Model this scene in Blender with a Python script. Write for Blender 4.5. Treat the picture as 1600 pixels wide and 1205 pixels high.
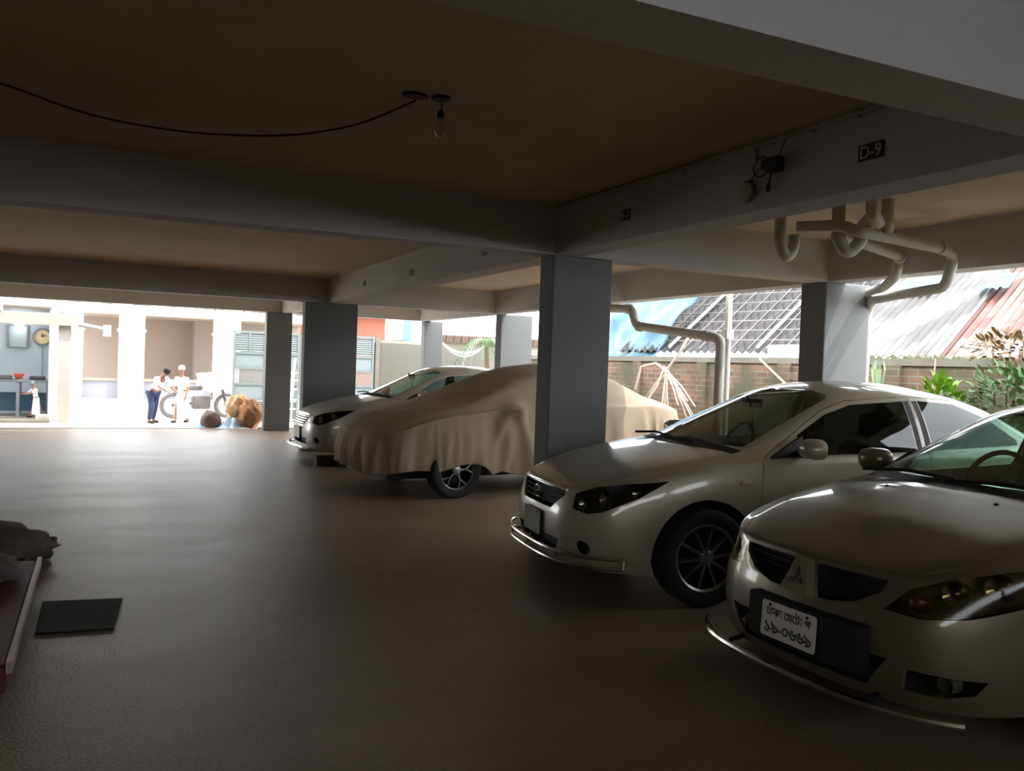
import bpy, bmesh, math, random
import numpy as np
from mathutils import Vector, Matrix

for o in list(bpy.data.objects):
    bpy.data.objects.remove(o)
SC = bpy.context.scene
COL = SC.collection
random.seed(7)
PI = math.pi

# ------------------------------------------------------------------ camera
CAM_H = 1.48
CM = [[0.9019895293620109, -0.4302778279691113, 0.035719457995355544],
      [0.022626348747951223, -0.03550973327514632, -0.9991131603502498],
      [0.43116462895700775, 0.9019978101974039, -0.022293791410479692]]
cam_d = bpy.data.cameras.new('camera')
cam = bpy.data.objects.new('camera', cam_d)
COL.objects.link(cam)
cam_d.sensor_width = 36.0
cam_d.sensor_fit = 'HORIZONTAL'
cam_d.lens = 1350.0 / 1600.0 * 36.0
cam_d.clip_start = 0.05
cam_d.clip_end = 400
r_, d_, f_ = (Vector(v) for v in CM)
m = Matrix.Identity(4)
for i in range(3):
    m[i][0] = r_[i]; m[i][1] = -d_[i]; m[i][2] = -f_[i]
m[0][3], m[1][3], m[2][3] = 0.0, 0.0, CAM_H
cam.matrix_world = m
SC.camera = cam

# ------------------------------------------------------------------ view, world, sun
SC.view_settings.view_transform = 'Standard'
SC.view_settings.look = 'None'
SC.view_settings.gamma = 1.0
SC.view_settings.use_curve_mapping = False
SC.view_settings.exposure = 2.15
SC.cycles.use_denoising = True
SC.cycles.max_bounces = 10
SC.cycles.diffuse_bounces = 6
SC.cycles.transparent_max_bounces = 16
SC.cycles.caustics_reflective = False
SC.cycles.caustics_refractive = False
SC.cycles.sample_clamp_indirect = 6.0

world = bpy.data.worlds.new('sky')
SC.world = world
world.use_nodes = True
wn = world.node_tree.nodes; wl = world.node_tree.links
wn.clear()
w_out = wn.new('ShaderNodeOutputWorld')
w_bg = wn.new('ShaderNodeBackground')
w_bg.inputs['Color'].default_value = (0.90, 0.95, 1.0, 1)
w_bg.inputs['Strength'].default_value = 1.6
wl.new(w_bg.outputs[0], w_out.inputs[0])

sun_d = bpy.data.lights.new('sun', 'SUN')
sun_d.energy = 0.9
sun_d.angle = math.radians(0.6)
sun_d.color = (1.0, 0.95, 0.86)
sun = bpy.data.objects.new('sun', sun_d)
COL.objects.link(sun)
SUN_DIR = Vector((0.42, -0.42, 1.0)).normalized()     # towards the sun
sun.rotation_euler = SUN_DIR.to_track_quat('Z', 'Y').to_euler()
sun.location = (0, 0, 30)

# ------------------------------------------------------------------ helpers
def srgb(r, g, b):
    def f(c):
        c /= 255.0
        return c / 12.92 if c <= 0.04045 else ((c + 0.055) / 1.055) ** 2.4
    return (f(r), f(g), f(b), 1.0)

def P(bs, name, v):
    if name in bs.inputs:
        bs.inputs[name].default_value = v

def mat(name, col, rough=0.7, metal=0.0, noise=0.0, scale=6.0, coat=0.0, bump=0.0, bscale=40.0,
        emit=None, estr=0.0, spec=0.5, col2=None, detail=6.0, trans=0.0):
    m = bpy.data.materials.new(name); m.use_nodes = True
    nt = m.node_tree; bs = nt.nodes['Principled BSDF']
    P(bs, 'Base Color', col); P(bs, 'Roughness', rough); P(bs, 'Metallic', metal)
    P(bs, 'Coat Weight', coat); P(bs, 'Coat Roughness', 0.05); P(bs, 'Specular IOR Level', spec)
    P(bs, 'Transmission Weight', trans)
    if emit:
        P(bs, 'Emission Color', emit); P(bs, 'Emission Strength', estr)
    tc = nt.nodes.new('ShaderNodeTexCoord')
    if noise > 0 or col2:
        n = nt.nodes.new('ShaderNodeTexNoise'); n.inputs['Scale'].default_value = scale
        n.inputs['Detail'].default_value = detail; n.inputs['Roughness'].default_value = 0.65
        nt.links.new(tc.outputs['Object'], n.inputs['Vector'])
        rp = nt.nodes.new('ShaderNodeValToRGB')
        rp.color_ramp.elements[0].position = 0.3; rp.color_ramp.elements[1].position = 0.72
        k = 1 - noise
        rp.color_ramp.elements[0].color = col2 if col2 else (col[0]*k, col[1]*k, col[2]*k, 1)
        rp.color_ramp.elements[1].color = col
        nt.links.new(n.outputs['Fac'], rp.inputs['Fac'])
        nt.links.new(rp.outputs['Color'], bs.inputs['Base Color'])
    if bump > 0:
        n2 = nt.nodes.new('ShaderNodeTexNoise'); n2.inputs['Scale'].default_value = bscale
        n2.inputs['Detail'].default_value = 5
        nt.links.new(tc.outputs['Object'], n2.inputs['Vector'])
        b = nt.nodes.new('ShaderNodeBump'); b.inputs['Strength'].default_value = bump
        b.inputs['Distance'].default_value = 0.02
        nt.links.new(n2.outputs['Fac'], b.inputs['Height'])
        nt.links.new(b.outputs['Normal'], bs.inputs['Normal'])
    return m

def glass_mat(name, tint=(0.8, 0.9, 0.86, 1), refl_rough=0.02, ior=1.45):
    m = bpy.data.materials.new(name); m.use_nodes = True
    nt = m.node_tree; nt.nodes.clear()
    o = nt.nodes.new('ShaderNodeOutputMaterial')
    t = nt.nodes.new('ShaderNodeBsdfTransparent'); t.inputs['Color'].default_value = tint
    g = nt.nodes.new('ShaderNodeBsdfGlossy'); g.inputs['Roughness'].default_value = refl_rough
    g.inputs['Color'].default_value = (1, 1, 1, 1)
    f = nt.nodes.new('ShaderNodeFresnel'); f.inputs['IOR'].default_value = ior
    x = nt.nodes.new('ShaderNodeMixShader')
    ge = nt.nodes.new('ShaderNodeNewGeometry'); iv = nt.nodes.new('ShaderNodeMath'); iv.operation = 'SUBTRACT'; iv.inputs[0].default_value = 1.0
    nt.links.new(ge.outputs['Backfacing'], iv.inputs[1]); mu = nt.nodes.new('ShaderNodeMath'); mu.operation = 'MULTIPLY'
    nt.links.new(f.outputs[0], mu.inputs[0]); nt.links.new(iv.outputs[0], mu.inputs[1])
    nt.links.new(mu.outputs[0], x.inputs[0]); nt.links.new(t.outputs[0], x.inputs[1])
    nt.links.new(g.outputs[0], x.inputs[2]); nt.links.new(x.outputs[0], o.inputs[0])
    return m

class MB:
    """collects shapes into one mesh"""
    def __init__(s): s.v = []; s.f = []
    def add(s, vs, fs):
        b = len(s.v); s.v += [tuple(map(float, p)) for p in vs]; s.f += [tuple(b+i for i in f) for f in fs]; return s
    def box(s, x0, x1, y0, y1, z0, z1):
        return s.add([(x0,y0,z0),(x1,y0,z0),(x1,y1,z0),(x0,y1,z0),(x0,y0,z1),(x1,y0,z1),(x1,y1,z1),(x0,y1,z1)],
                     [(0,3,2,1),(4,5,6,7),(0,1,5,4),(1,2,6,5),(2,3,7,6),(3,0,4,7)])
    def obox(s, c, ax, ay, az):
        c, ax, ay, az = map(Vector, (c, ax, ay, az)); vs = []
        for k in (-1, 1):
            for (i, j) in ((-1,-1),(1,-1),(1,1),(-1,1)): vs.append(c+ax*i+ay*j+az*k)
        return s.add(vs, [(0,3,2,1),(4,5,6,7),(0,1,5,4),(1,2,6,5),(2,3,7,6),(3,0,4,7)])
    def rbox(s, x0, x1, y0, y1, z0, z1, r=0.02, n=3, axis='z'):
        # rounded (in plan) box along axis
        def ring(a0, a1, b0, b1):
            pts = []
            for (ca, cb, st) in ((a1-r,b1-r,0),(a0+r,b1-r,1),(a0+r,b0+r,2),(a1-r,b0+r,3)):
                for i in range(n+1):
                    t = (st + i/n)*PI/2; pts.append((ca+r*math.cos(t), cb+r*math.sin(t)))
            return pts
        if axis == 'z': R = ring(x0,x1,y0,y1); f = lambda p, t: (p[0], p[1], t); t0, t1 = z0, z1
        elif axis == 'x': R = ring(y0,y1,z0,z1); f = lambda p, t: (t, p[0], p[1]); t0, t1 = x0, x1
        else: R = ring(z0,z1,x0,x1); f = lambda p, t: (p[1], t, p[0]); t0, t1 = y0, y1
        e = min(r*0.6, (t1-t0)*0.25); cx = sum(p[0] for p in R)/len(R); cy = sum(p[1] for p in R)/len(R)
        L = []
        for (t, k) in ((t0, 1-e/max(0.02, abs(R[0][0]-cx))), (t0+e, 1), (t1-e, 1), (t1, 1-e/max(0.02, abs(R[0][0]-cx)))):
            L.append([f((cx+(p[0]-cx)*k, cy+(p[1]-cy)*k), t) for p in R])
        N = len(R); vs = sum(L, []); fs = [tuple(range(N-1, -1, -1)), tuple(3*N+i for i in range(N))]
        for a in range(3):
            for i in range(N): fs.append((a*N+i, a*N+(i+1)%N, (a+1)*N+(i+1)%N, (a+1)*N+i))
        return s.add(vs, fs)
    def prism(s, poly, axis, t0, t1):
        N = len(poly)
        f = {'x': lambda p, t: (t, p[0], p[1]), 'y': lambda p, t: (p[0], t, p[1]), 'z': lambda p, t: (p[0], p[1], t)}[axis]
        vs = [f(p, t0) for p in poly] + [f(p, t1) for p in poly]
        fs = [tuple(range(N)), tuple(range(2*N-1, N-1, -1))] + [(i, N+i, N+(i+1)%N, (i+1)%N) for i in range(N)]
        return s.add(vs, fs)
    def tube(s, pts, r, n=10, cap=True, close=False):
        pts = [Vector(p) for p in pts]; N = len(pts)
        rr = r if isinstance(r, (list, tuple)) else [r]*N
        up = None; rings = []
        for i, p in enumerate(pts):
            a = pts[(i-1) % N] if (close or i > 0) else p
            b = pts[(i+1) % N] if (close or i < N-1) else p
            t = (b-a).normalized() if (b-a).length > 1e-9 else Vector((0,0,1))
            if up is None:
                up = Vector((0,0,1)) if abs(t.z) < 0.9 else Vector((1,0,0))
            u = (up - t*up.dot(t))
            u = u.normalized() if u.length > 1e-6 else t.orthogonal().normalized()
            up = u; w = t.cross(u)
            rings.append([p + (u*math.cos(2*PI*k/n) + w*math.sin(2*PI*k/n))*rr[i] for k in range(n)])
        vs = sum(rings, []); fs = []
        for a in range(N if close else N-1):
            b = (a+1) % N
            for k in range(n): fs.append((a*n+k, a*n+(k+1)%n, b*n+(k+1)%n, b*n+k))
        if cap and not close:
            fs.append(tuple(range(n-1, -1, -1))); fs.append(tuple((N-1)*n+k for k in range(n)))
        return s.add(vs, fs)
    def lathe(s, prof, n=24, M=None, cap=True):
        # prof (r, z) turned round z, then moved by matrix M
        vs = []; fs = []
        for (r, z) in prof:
            for k in range(n):
                a = 2*PI*k/n; vs.append(Vector((r*math.cos(a), r*math.sin(a), z)))
        for a in range(len(prof)-1):
            for k in range(n): fs.append((a*n+k, a*n+(k+1)%n, (a+1)*n+(k+1)%n, (a+1)*n+k))
        if cap:
            fs.append(tuple(range(n-1, -1, -1))); fs.append(tuple((len(prof)-1)*n+k for k in range(n)))
        if M is not None: vs = [M @ p for p in vs]
        return s.add(vs, fs)
    def grid(s, G, flip=False, closeu=False):
        nu, nv = len(G), len(G[0]); vs = [p for row in G for p in row]; fs = []
        for i in range(nu if closeu else nu-1):
            j = (i+1) % nu
            for k in range(nv-1):
                q = (i*nv+k, j*nv+k, j*nv+k+1, i*nv+k+1)
                fs.append(q[::-1] if flip else q)
        return s.add(vs, fs)
    def build(s, name, m, parent=None, smooth=False, loc=None, rotz=None, ang=35):
        me = bpy.data.meshes.new(name); me.from_pydata(s.v, [], s.f); me.validate(); me.update()
        o = bpy.data.objects.new(name, me); COL.objects.link(o)
        for mm in (m if isinstance(m, (list, tuple)) else [m]): me.materials.append(mm)
        finish(o, smooth, ang)
        if parent is not None: o.parent = parent
        if loc is not None: o.location = loc
        if rotz is not None: o.rotation_euler = (0, 0, rotz)
        return o

def finish(o, smooth=True, ang=35, merge=0.0):
    me = o.data
    bm = bmesh.new(); bm.from_mesh(me)
    if merge > 0: bmesh.ops.remove_doubles(bm, verts=bm.verts, dist=merge)
    bmesh.ops.recalc_face_normals(bm, faces=bm.faces)
    if smooth:
        for f in bm.faces: f.smooth = True
        c = math.radians(ang)
        for e in bm.edges:
            if len(e.link_faces) == 2 and e.calc_face_angle(0) > c: e.smooth = False
    bm.to_mesh(me); bm.free()

def tag(o, label=None, cat=None, group=None, kind=None):
    if label: o['label'] = label
    if cat: o['category'] = cat
    if group: o['group'] = group
    if kind: o['kind'] = kind
    return o

def empty(name, loc=(0,0,0), rotz=0, label=None, cat=None, group=None):
    o = bpy.data.objects.new(name, None); COL.objects.link(o)
    o.location = loc; o.rotation_euler = (0, 0, rotz); o.empty_display_size = 0.2
    return tag(o, label, cat, group)

def struct(o, label=None):
    o['kind'] = 'structure'
    if label: o['label'] = label
    return o

def round_path(pts, r=0.1, n=5):
    """polyline with rounded corners"""
    pts = [Vector(p) for p in pts]; out = [pts[0]]
    for i in range(1, len(pts)-1):
        a, b, c = pts[i-1], pts[i], pts[i+1]
        d1 = (a-b); d2 = (c-b); k = min(r, d1.length*0.45, d2.length*0.45)
        p, q = b+d1.normalized()*k, b+d2.normalized()*k
        for j in range(n+1):
            t = j/n; out.append(p*(1-t)**2 + b*2*t*(1-t) + q*t*t)
    out.append(pts[-1]); return out

def catenary(a, b, sag, n=14):
    a, b = Vector(a), Vector(b)
    return [a.lerp(b, i/n) - Vector((0, 0, sag*4*(i/n)*(1-i/n))) for i in range(n+1)]

def fbm(x, y, z=0.0):
    from mathutils import noise
    return noise.noise(Vector((x, y, z)))
# ------------------------------------------------------------------ car builder
def crom(pts, n=8):
    """Catmull-Rom through 2d points"""
    pts = [np.array(p, float) for p in pts]
    q = [2*pts[0]-pts[1]] + pts + [2*pts[-1]-pts[-2]]; out = []
    for i in range(1, len(q)-2):
        a, b, c, d = q[i-1:i+3]
        for k in range(n):
            t = k/n
            out.append(0.5*((2*b)+(c-a)*t+(2*a-5*b+4*c-d)*t*t+(3*b-a-3*c+d)*t**3))
    out.append(pts[-1]); return np.array(out)

def curve(pts, sm=0.05):
    """smoothed piecewise linear function of x"""
    xs = np.array([p[0] for p in pts], float); ys = np.array([p[1] for p in pts], float)
    def f(x):
        x = np.asarray(x, float)
        if sm <= 0: return np.interp(x, xs, ys)
        o = np.zeros_like(x); ws = 0
        for k, w in ((-1, .25), (-.5, .5), (0, .8), (.5, .5), (1, .25)):
            o = o + w*np.interp(x+k*sm, xs, ys); ws += w
        return o/ws
    return f

def inset(poly, d):
    P_ = [np.array(p, float) for p in poly]; N = len(P_)
    A = sum(P_[i][0]*P_[(i+1) % N][1]-P_[(i+1) % N][0]*P_[i][1] for i in range(N))
    s = 1 if A > 0 else -1; out = []
    for i in range(N):
        a, b, c = P_[i-1], P_[i], P_[(i+1) % N]
        e1 = (b-a)/max(1e-9, np.linalg.norm(b-a)); e2 = (c-b)/max(1e-9, np.linalg.norm(c-b))
        n1 = np.array([-e1[1], e1[0]])*s; n2 = np.array([-e2[1], e2[0]])*s
        n = n1+n2; k = n.dot(n)
        n = n1 if k < 0.2 else n*2/k
        out.append(tuple(b+n*d))
    return out

def prism_mesh(poly, view, t0, t1, mbx=None):
    """view: 'x' poly=(y,z); 'y' poly=(x,z); 'z' poly=(x,y); or angle phi: poly=(u,z), extruded along (cos phi, sin phi)"""
    mb = mbx or MB()
    if isinstance(view, str): return mb.prism(poly, view, t0, t1)
    c, s = math.cos(view), math.sin(view); N = len(poly)
    f = lambda p, t: (t*c - p[0]*s, t*s + p[0]*c, p[1])
    vs = [f(p, t0) for p in poly]+[f(p, t1) for p in poly]
    return mb.add(vs, [tuple(range(N)), tuple(range(2*N-1, N-1, -1))]+[(i, N+i, N+(i+1) % N, (i+1) % N) for i in range(N)])

def mesh_from(mb):
    me = bpy.data.meshes.new('tmp'); me.from_pydata(mb.v, [], mb.f); me.update()
    bm = bmesh.new(); bm.from_mesh(me); bmesh.ops.recalc_face_normals(bm, faces=bm.faces); bm.to_mesh(me); bm.free()
    return me

SELF = False; HOLE = False
def boolean(meA, meB, op):
    a = bpy.data.objects.new('a', meA); b = bpy.data.objects.new('b', meB)
    COL.objects.link(a); COL.objects.link(b)
    md = a.modifiers.new('b', 'BOOLEAN'); md.operation = op; md.object = b; md.solver = 'EXACT'; md.use_self = SELF; md.use_hole_tolerant = HOLE
    bpy.context.view_layer.update()
    dg = bpy.context.evaluated_depsgraph_get()
    me = bpy.data.meshes.new_from_object(a.evaluated_get(dg))
    bpy.data.objects.remove(a); bpy.data.objects.remove(b)
    return me

def car_surface(S):
    ol = crom(S['outline'], 10)
    seg = np.r_[0, np.cumsum(np.linalg.norm(np.diff(ol, axis=0), axis=1))]; T = seg[-1]
    ts = [0.0]
    while ts[-1] < T:
        x = np.interp(ts[-1], seg, ol[:, 0])
        ts.append(ts[-1] + (0.028 if x < 0.9 else 0.045))
    ts[-1] = T; ts = np.array(ts)
    X = np.interp(ts, seg, ol[:, 0]); Y = np.interp(ts, seg, ol[:, 1]); Y[0] = 0; Y[-1] = 0
    L = S['L']
    zt, zs, zc, zr, yr = (curve(S[k], S.get('sm_'+k, 0.05)) for k in ('ztop', 'zsill', 'zc', 'zr', 'yr'))
    nose, tail, wid = curve(S['nose'], 0.03), curve(S['tail'], 0.03), curve(S['wid'], 0.03)
    nv = 20; A, B_, C_ = 5, 10, 12
    grid = []
    for i in range(len(ts)):
        x0, y0 = X[i], Y[i]; col = []
        ze, z0 = float(zt(x0)), float(zs(x0))
        fF = max(0, 1-x0/0.8)**1.3; fR = max(0, 1-(L-x0)/0.7)**1.3
        for k in range(nv):
            v = k/(nv-1); z = z0+(ze-z0)*v
            x = x0 + float(nose(z))*fF - float(tail(z))*fR
            col.append((x, y0*float(wid(v)), z))
        xe, ye, _ = col[-1]
        # section inward
        w = float(yr(xe)); r = float(zr(xe)); c = float(zc(xe))
        k = ye/0.80
        c = max(c, ze)*1.0 if k > 0.02 else ze
        full = min(1.0, k)
        rr = ze+(max(r, ze)-ze)*full; cc = ze+(c-ze)*full
        yb = ye-0.055*full; yR = min(w, ye*0.80)
        pts = [(ye, ze), (yb, ze+0.012*full), (yR, rr), (yR*0.5, rr+(cc-rr)*0.78), (0, cc)]
        for (p, q, n) in ((0, 1, A), (1, 2, B_)):
            for j in range(1, n+1):
                t = j/n; bul = 0.0
                if p == 1: bul = math.sin(PI*t)*0.020*full*(1 if rr-ze > 0.15 else 0.1)
                col.append((xe, pts[p][0]+(pts[q][0]-pts[p][0])*t+bul, pts[p][1]+(pts[q][1]-pts[p][1])*t))
        for j in range(1, C_+1):
            t = j/C_; y = pts[2][0]*(1-t); u = 1-(1-t)**2.2
            col.append((xe, y, rr+(cc-rr)*u))
        grid.append(col)
    G = np.array(grid)
    lead = S.get('lead', 0.0)
    for it in range(2):
        H = G.copy(); H[:, 1:-1] = .25*G[:, :-2]+.5*G[:, 1:-1]+.25*G[:, 2:]; G = H
    for it in range(2):
        H = G.copy(); H[1:-1, :, 1:] = .25*G[:-2, :, 1:]+.5*G[1:-1, :, 1:]+.25*G[2:, :, 1:]; H[0, :, 1] = 0; H[-1, :, 1] = 0; G = H
    G[:, -1, 1] = 0
    return G

def car_shell(S, th=0.014):
    G = car_surface(S); nu, nv, _ = G.shape
    mb = MB(); mb.grid([[tuple(p) for p in row] for row in G])
    mb.grid([[(p[0], -p[1], p[2]) for p in row] for row in G], flip=True)
    me = bpy.data.meshes.new('shell'); me.from_pydata(mb.v, [], mb.f); me.update()
    bm = bmesh.new(); bm.from_mesh(me)
    bmesh.ops.remove_doubles(bm, verts=bm.verts, dist=0.0008)
    bmesh.ops.dissolve_degenerate(bm, edges=bm.edges, dist=0.0005)
    bmesh.ops.recalc_face_normals(bm, faces=bm.faces)
    top = max(bm.faces, key=lambda f: f.calc_center_median().z)
    if top.normal.z < 0: bmesh.ops.reverse_faces(bm, faces=bm.faces)
    bm.to_mesh(me); bm.free()
    surf = me.copy()
    o = bpy.data.objects.new('shell', me); COL.objects.link(o)
    md = o.modifiers.new('s', 'SOLIDIFY'); md.thickness = th; md.offset = -1
    bpy.context.view_layer.update()
    r = bpy.data.meshes.new_from_object(o.evaluated_get(bpy.context.evaluated_depsgraph_get()))
    bpy.data.objects.remove(o)
    return r, surf

def mesh_obj(name, me, m, parent, smooth=True, ang=32):
    me.materials.clear()
    for mm in (m if isinstance(m, (list, tuple)) else [m]): me.materials.append(mm)
    for p in me.polygons: p.material_index = 0
    me.name = name
    o = bpy.data.objects.new(name, me); COL.objects.link(o); finish(o, smooth, ang); o.parent = parent
    return o

def make_rim(style, R, m_rim, m_dark, parent):
    """rim lying in xz plane, outer side towards -y"""
    Mx = Matrix.Rotation(PI/2, 4, 'X')     # z -> -y
    mb = MB()
    mb.lathe([(R*0.93, 0.02), (R*1.0, 0.035), (R*1.03, 0.028), (R*1.03, -0.03), (R*0.97, -0.09), (R*0.93, -0.09), (R*0.93, 0.02)], 40, Mx, cap=False)
    n = {'ten': 10, 'five': 5}[style]
    for k in range(n):
        a = 2*PI*k/n + 0.1
        if style == 'ten':
            parts = [((0.18, 0.030), (0.95, 0.020), 0.0, 0.0)]
        else:
            parts = [((0.10, 0.034), (0.60, 0.026), 0.0, 0.0), ((0.50, 0.022), (0.95, 0.020), 0.0, 0.26), ((0.50, 0.022), (0.95, 0.020), 0.0, -0.26)]
        for ((r0, w0), (r1, w1), a0, a1) in parts:
            p0 = (R*r0*math.cos(a+a0), R*r0*math.sin(a+a0)); p1 = (R*r1*math.cos(a+a1), R*r1*math.sin(a+a1))
            d = Vector((p1[0]-p0[0], p1[1]-p0[1])).normalized(); nn = Vector((-d.y, d.x))
            vs = []
            for (p, w, yy) in ((p0, w0*0.5, -0.018), (p1, w1*0.5, -0.006)):
                for (sg, dep) in ((-1, 0.0), (-0.55, -0.012), (0.55, -0.012), (1, 0.0), (1, 0.03), (-1, 0.03)):
                    vs.append((p[0]+nn.x*w*sg, yy+dep, p[1]+nn.y*w*sg))
            fs = [(i, (i+1) % 6, 6+(i+1) % 6, 6+i) for i in range(6)]+[(5, 4, 3, 2, 1, 0), (6, 7, 8, 9, 10, 11)]
            mb.add(vs, fs)
    mb.lathe([(R*0.24, -0.01), (R*0.24, 0.022), (R*0.16, 0.032), (0.001, 0.032)], 20, Mx)
    for k in range(5):
        a = 2*PI*k/5
        mb.lathe([(0.008, 0.0), (0.008, 0.034), (0.004, 0.038)], 8, Matrix.Translation((R*0.2*math.cos(a), 0, R*0.2*math.sin(a))) @ Mx)
    return mb.build('rim', m_rim, parent, smooth=True)

def make_wheels(car, S, M):
    R = S['tyre_r']; rimR = S['rim_r']; w = 0.098
    for n, (x, y) in enumerate(((S['wx'][0], -1), (S['wx'][0], 1), (S['wx'][1], -1), (S['wx'][1], 1))):
        if n == 0:
            Mx = Matrix.Rotation(PI/2, 4, 'X'); mb = MB()
            prof = [(rimR*1.0, 0.07), (rimR*1.04, 0.088), (R*0.80, w), (R*0.93, w*0.97), (R*0.985, w*0.84), (R, w*0.6)]
            for g in (0.45, 0.15, -0.15, -0.45):
                prof += [(R, w*(g+0.05)), (R-0.006, w*(g+0.03)), (R-0.006, w*(g-0.03)), (R, w*(g-0.05))]
            prof += [(R, -w*0.6), (R*0.985, -w*0.84), (R*0.93, -w*0.97), (R*0.80, -w), (rimR*1.04, -0.088), (rimR*1.0, -0.07)]
            mb.lathe(prof, 48, Mx, cap=False)
            wh = mb.build('wheel', M['tyre'], car, smooth=True, ang=30)
            rim = make_rim(S['rim_style'], rimR, M['rim'], M['dark'], wh); rim.location = (0, -0.055, 0)
            db = MB(); db.lathe([(0.001, -0.03), (rimR*0.72, -0.03), (rimR*0.72, -0.02), (0.001, -0.02)], 28, Mx, cap=False)
            db.lathe([(rimR*0.95, 0.03), (rimR*0.95, -0.10), (0.001, -0.10)], 28, Mx, cap=False)
            disc = db.build('brake_disc', M['dark'], wh, smooth=True)
            first = (wh, rim, disc)
        else:
            wh = first[0].copy(); COL.objects.link(wh); wh.parent = car
            for ch in first[1:]:
                c = ch.copy(); COL.objects.link(c); c.parent = wh
        yy = S['track']*y
        wh.location = (x, yy, R)
        wh.rotation_euler = (0, 0, 0 if y < 0 else PI)
        wh.rotation_euler[1] = 0.3*n

def build_car(S, M, car):
    shell, surf = car_shell(S)
    cuts = []; parts = []
    def part(name, poly, view, t0, t1, m, gap=0.004, keep=True, sides=(1,), bulge=None):
        cut = MB(); cuts.append(cut)
        for sd in sides:
            if isinstance(view, str):
                if view == 'y': a, b, pl = (t0*sd, t1*sd, poly)
                elif view == 'x': a, b, pl = t0, t1, [(p[0]*sd, p[1]) for p in poly]
                else: a, b, pl = t0, t1, poly
                vw = view
            else:
                vw = view*sd; a, b = t0, t1; pl = [(p[0]*sd, p[1]) for p in poly]
            prism_mesh(pl, vw, min(a, b), max(a, b), cut)
            if keep: parts.append((name, mesh_from(prism_mesh(inset(pl, gap), vw, min(a, b), max(a, b))), m, sd))
    S['parts'](part, M)
    arch = MB(); Mx = Matrix.Rotation(PI/2, 4, 'X')
    for x in S['wx']:
        for sd in (-1, 1):
            arch.lathe([(S['arch_r'], 0.27), (S['arch_r'], -0.27)], 40, Matrix.Translation((x, sd*0.76, S['tyre_r']+0.005)) @ Mx)
    archm = mesh_from(arch)
    body = shell.copy()
    for c in cuts: body = boolean(body, mesh_from(c), 'DIFFERENCE')
    body = boolean(body, archm.copy(), 'DIFFERENCE')
    mesh_obj('body', body, M['paint'], car)
    win = S.get('windows', [])
    wcut = MB()
    for (name, poly, y0, y1, *ex) in win:
        for sd in (-1, 1): prism_mesh(poly, 'y', min(y0*sd, y1*sd), max(y0*sd, y1*sd), wcut)
    wcutm = mesh_from(wcut)
    doors = {}
    for (name, pm, m, sd) in parts:
        me = boolean(shell.copy(), pm, 'INTERSECT')
        if 'door' in name:
            me = boolean(me, wcutm.copy(), 'DIFFERENCE')
            if 'rear' in name: me = boolean(me, archm.copy(), 'DIFFERENCE')
            o = mesh_obj('door', me, m, car); doors[(name, sd)] = o
        else:
            o = mesh_obj(name, me, m, car)
    for (name, poly, y0, y1, *ex) in win:
        for sd in (-1, 1):
            me = boolean(shell.copy(), mesh_from(prism_mesh(inset(poly, 0.0005), 'y', min(y0*sd, y1*sd), max(y0*sd, y1*sd))), 'INTERSECT')
            d = doors.get((name, sd), car)
            mesh_obj('pillar_trim' if ex else 'window', me, M['black'] if ex else M['glass_side'], d)
    make_wheels(car, S, M)
    # dark wheel wells, floor pan, engine block
    for x in S['wx']:
        for sd in (-1, 1):
            mb = MB(); n = 18; r0 = S['arch_r']+0.004; pr = []
            outer = [(x+r0*math.cos(a), S['tyre_r']+r0*math.sin(a)) for a in [PI*(-0.06+1.12*i/n) for i in range(n+1)]]
            ya, yb = sd*0.50, sd*0.775
            mb.grid([[(p[0], ya, p[1]) for p in outer], [(p[0], yb, p[1]) for p in outer]])
            mb.add([(x, ya, S['tyre_r'])]+[(p[0], ya, p[1]) for p in outer], [(0, i+1, i+2) for i in range(n)])
            mb.build('wheel_arch_liner', M['dark'], car, smooth=True)
    mb = MB(); a, b = S['wx']; ar = S['arch_r']
    mb.box(0.14, S['L']-0.16, -0.46, 0.46, 0.20, 0.30)
    mb.box(a+ar+0.02, b-ar-0.02, -0.74, 0.74, 0.20, 0.28)
    mb.box(0.25, 1.02, -0.46, 0.46, 0.30, S.get('eng_z', 0.60))
    mb.box(b-0.35, S['L']-0.25, -0.46, 0.46, 0.28, 0.72)
    mb.build('underbody', M['dark'], car)
    make_interior(car, S, M)

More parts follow.
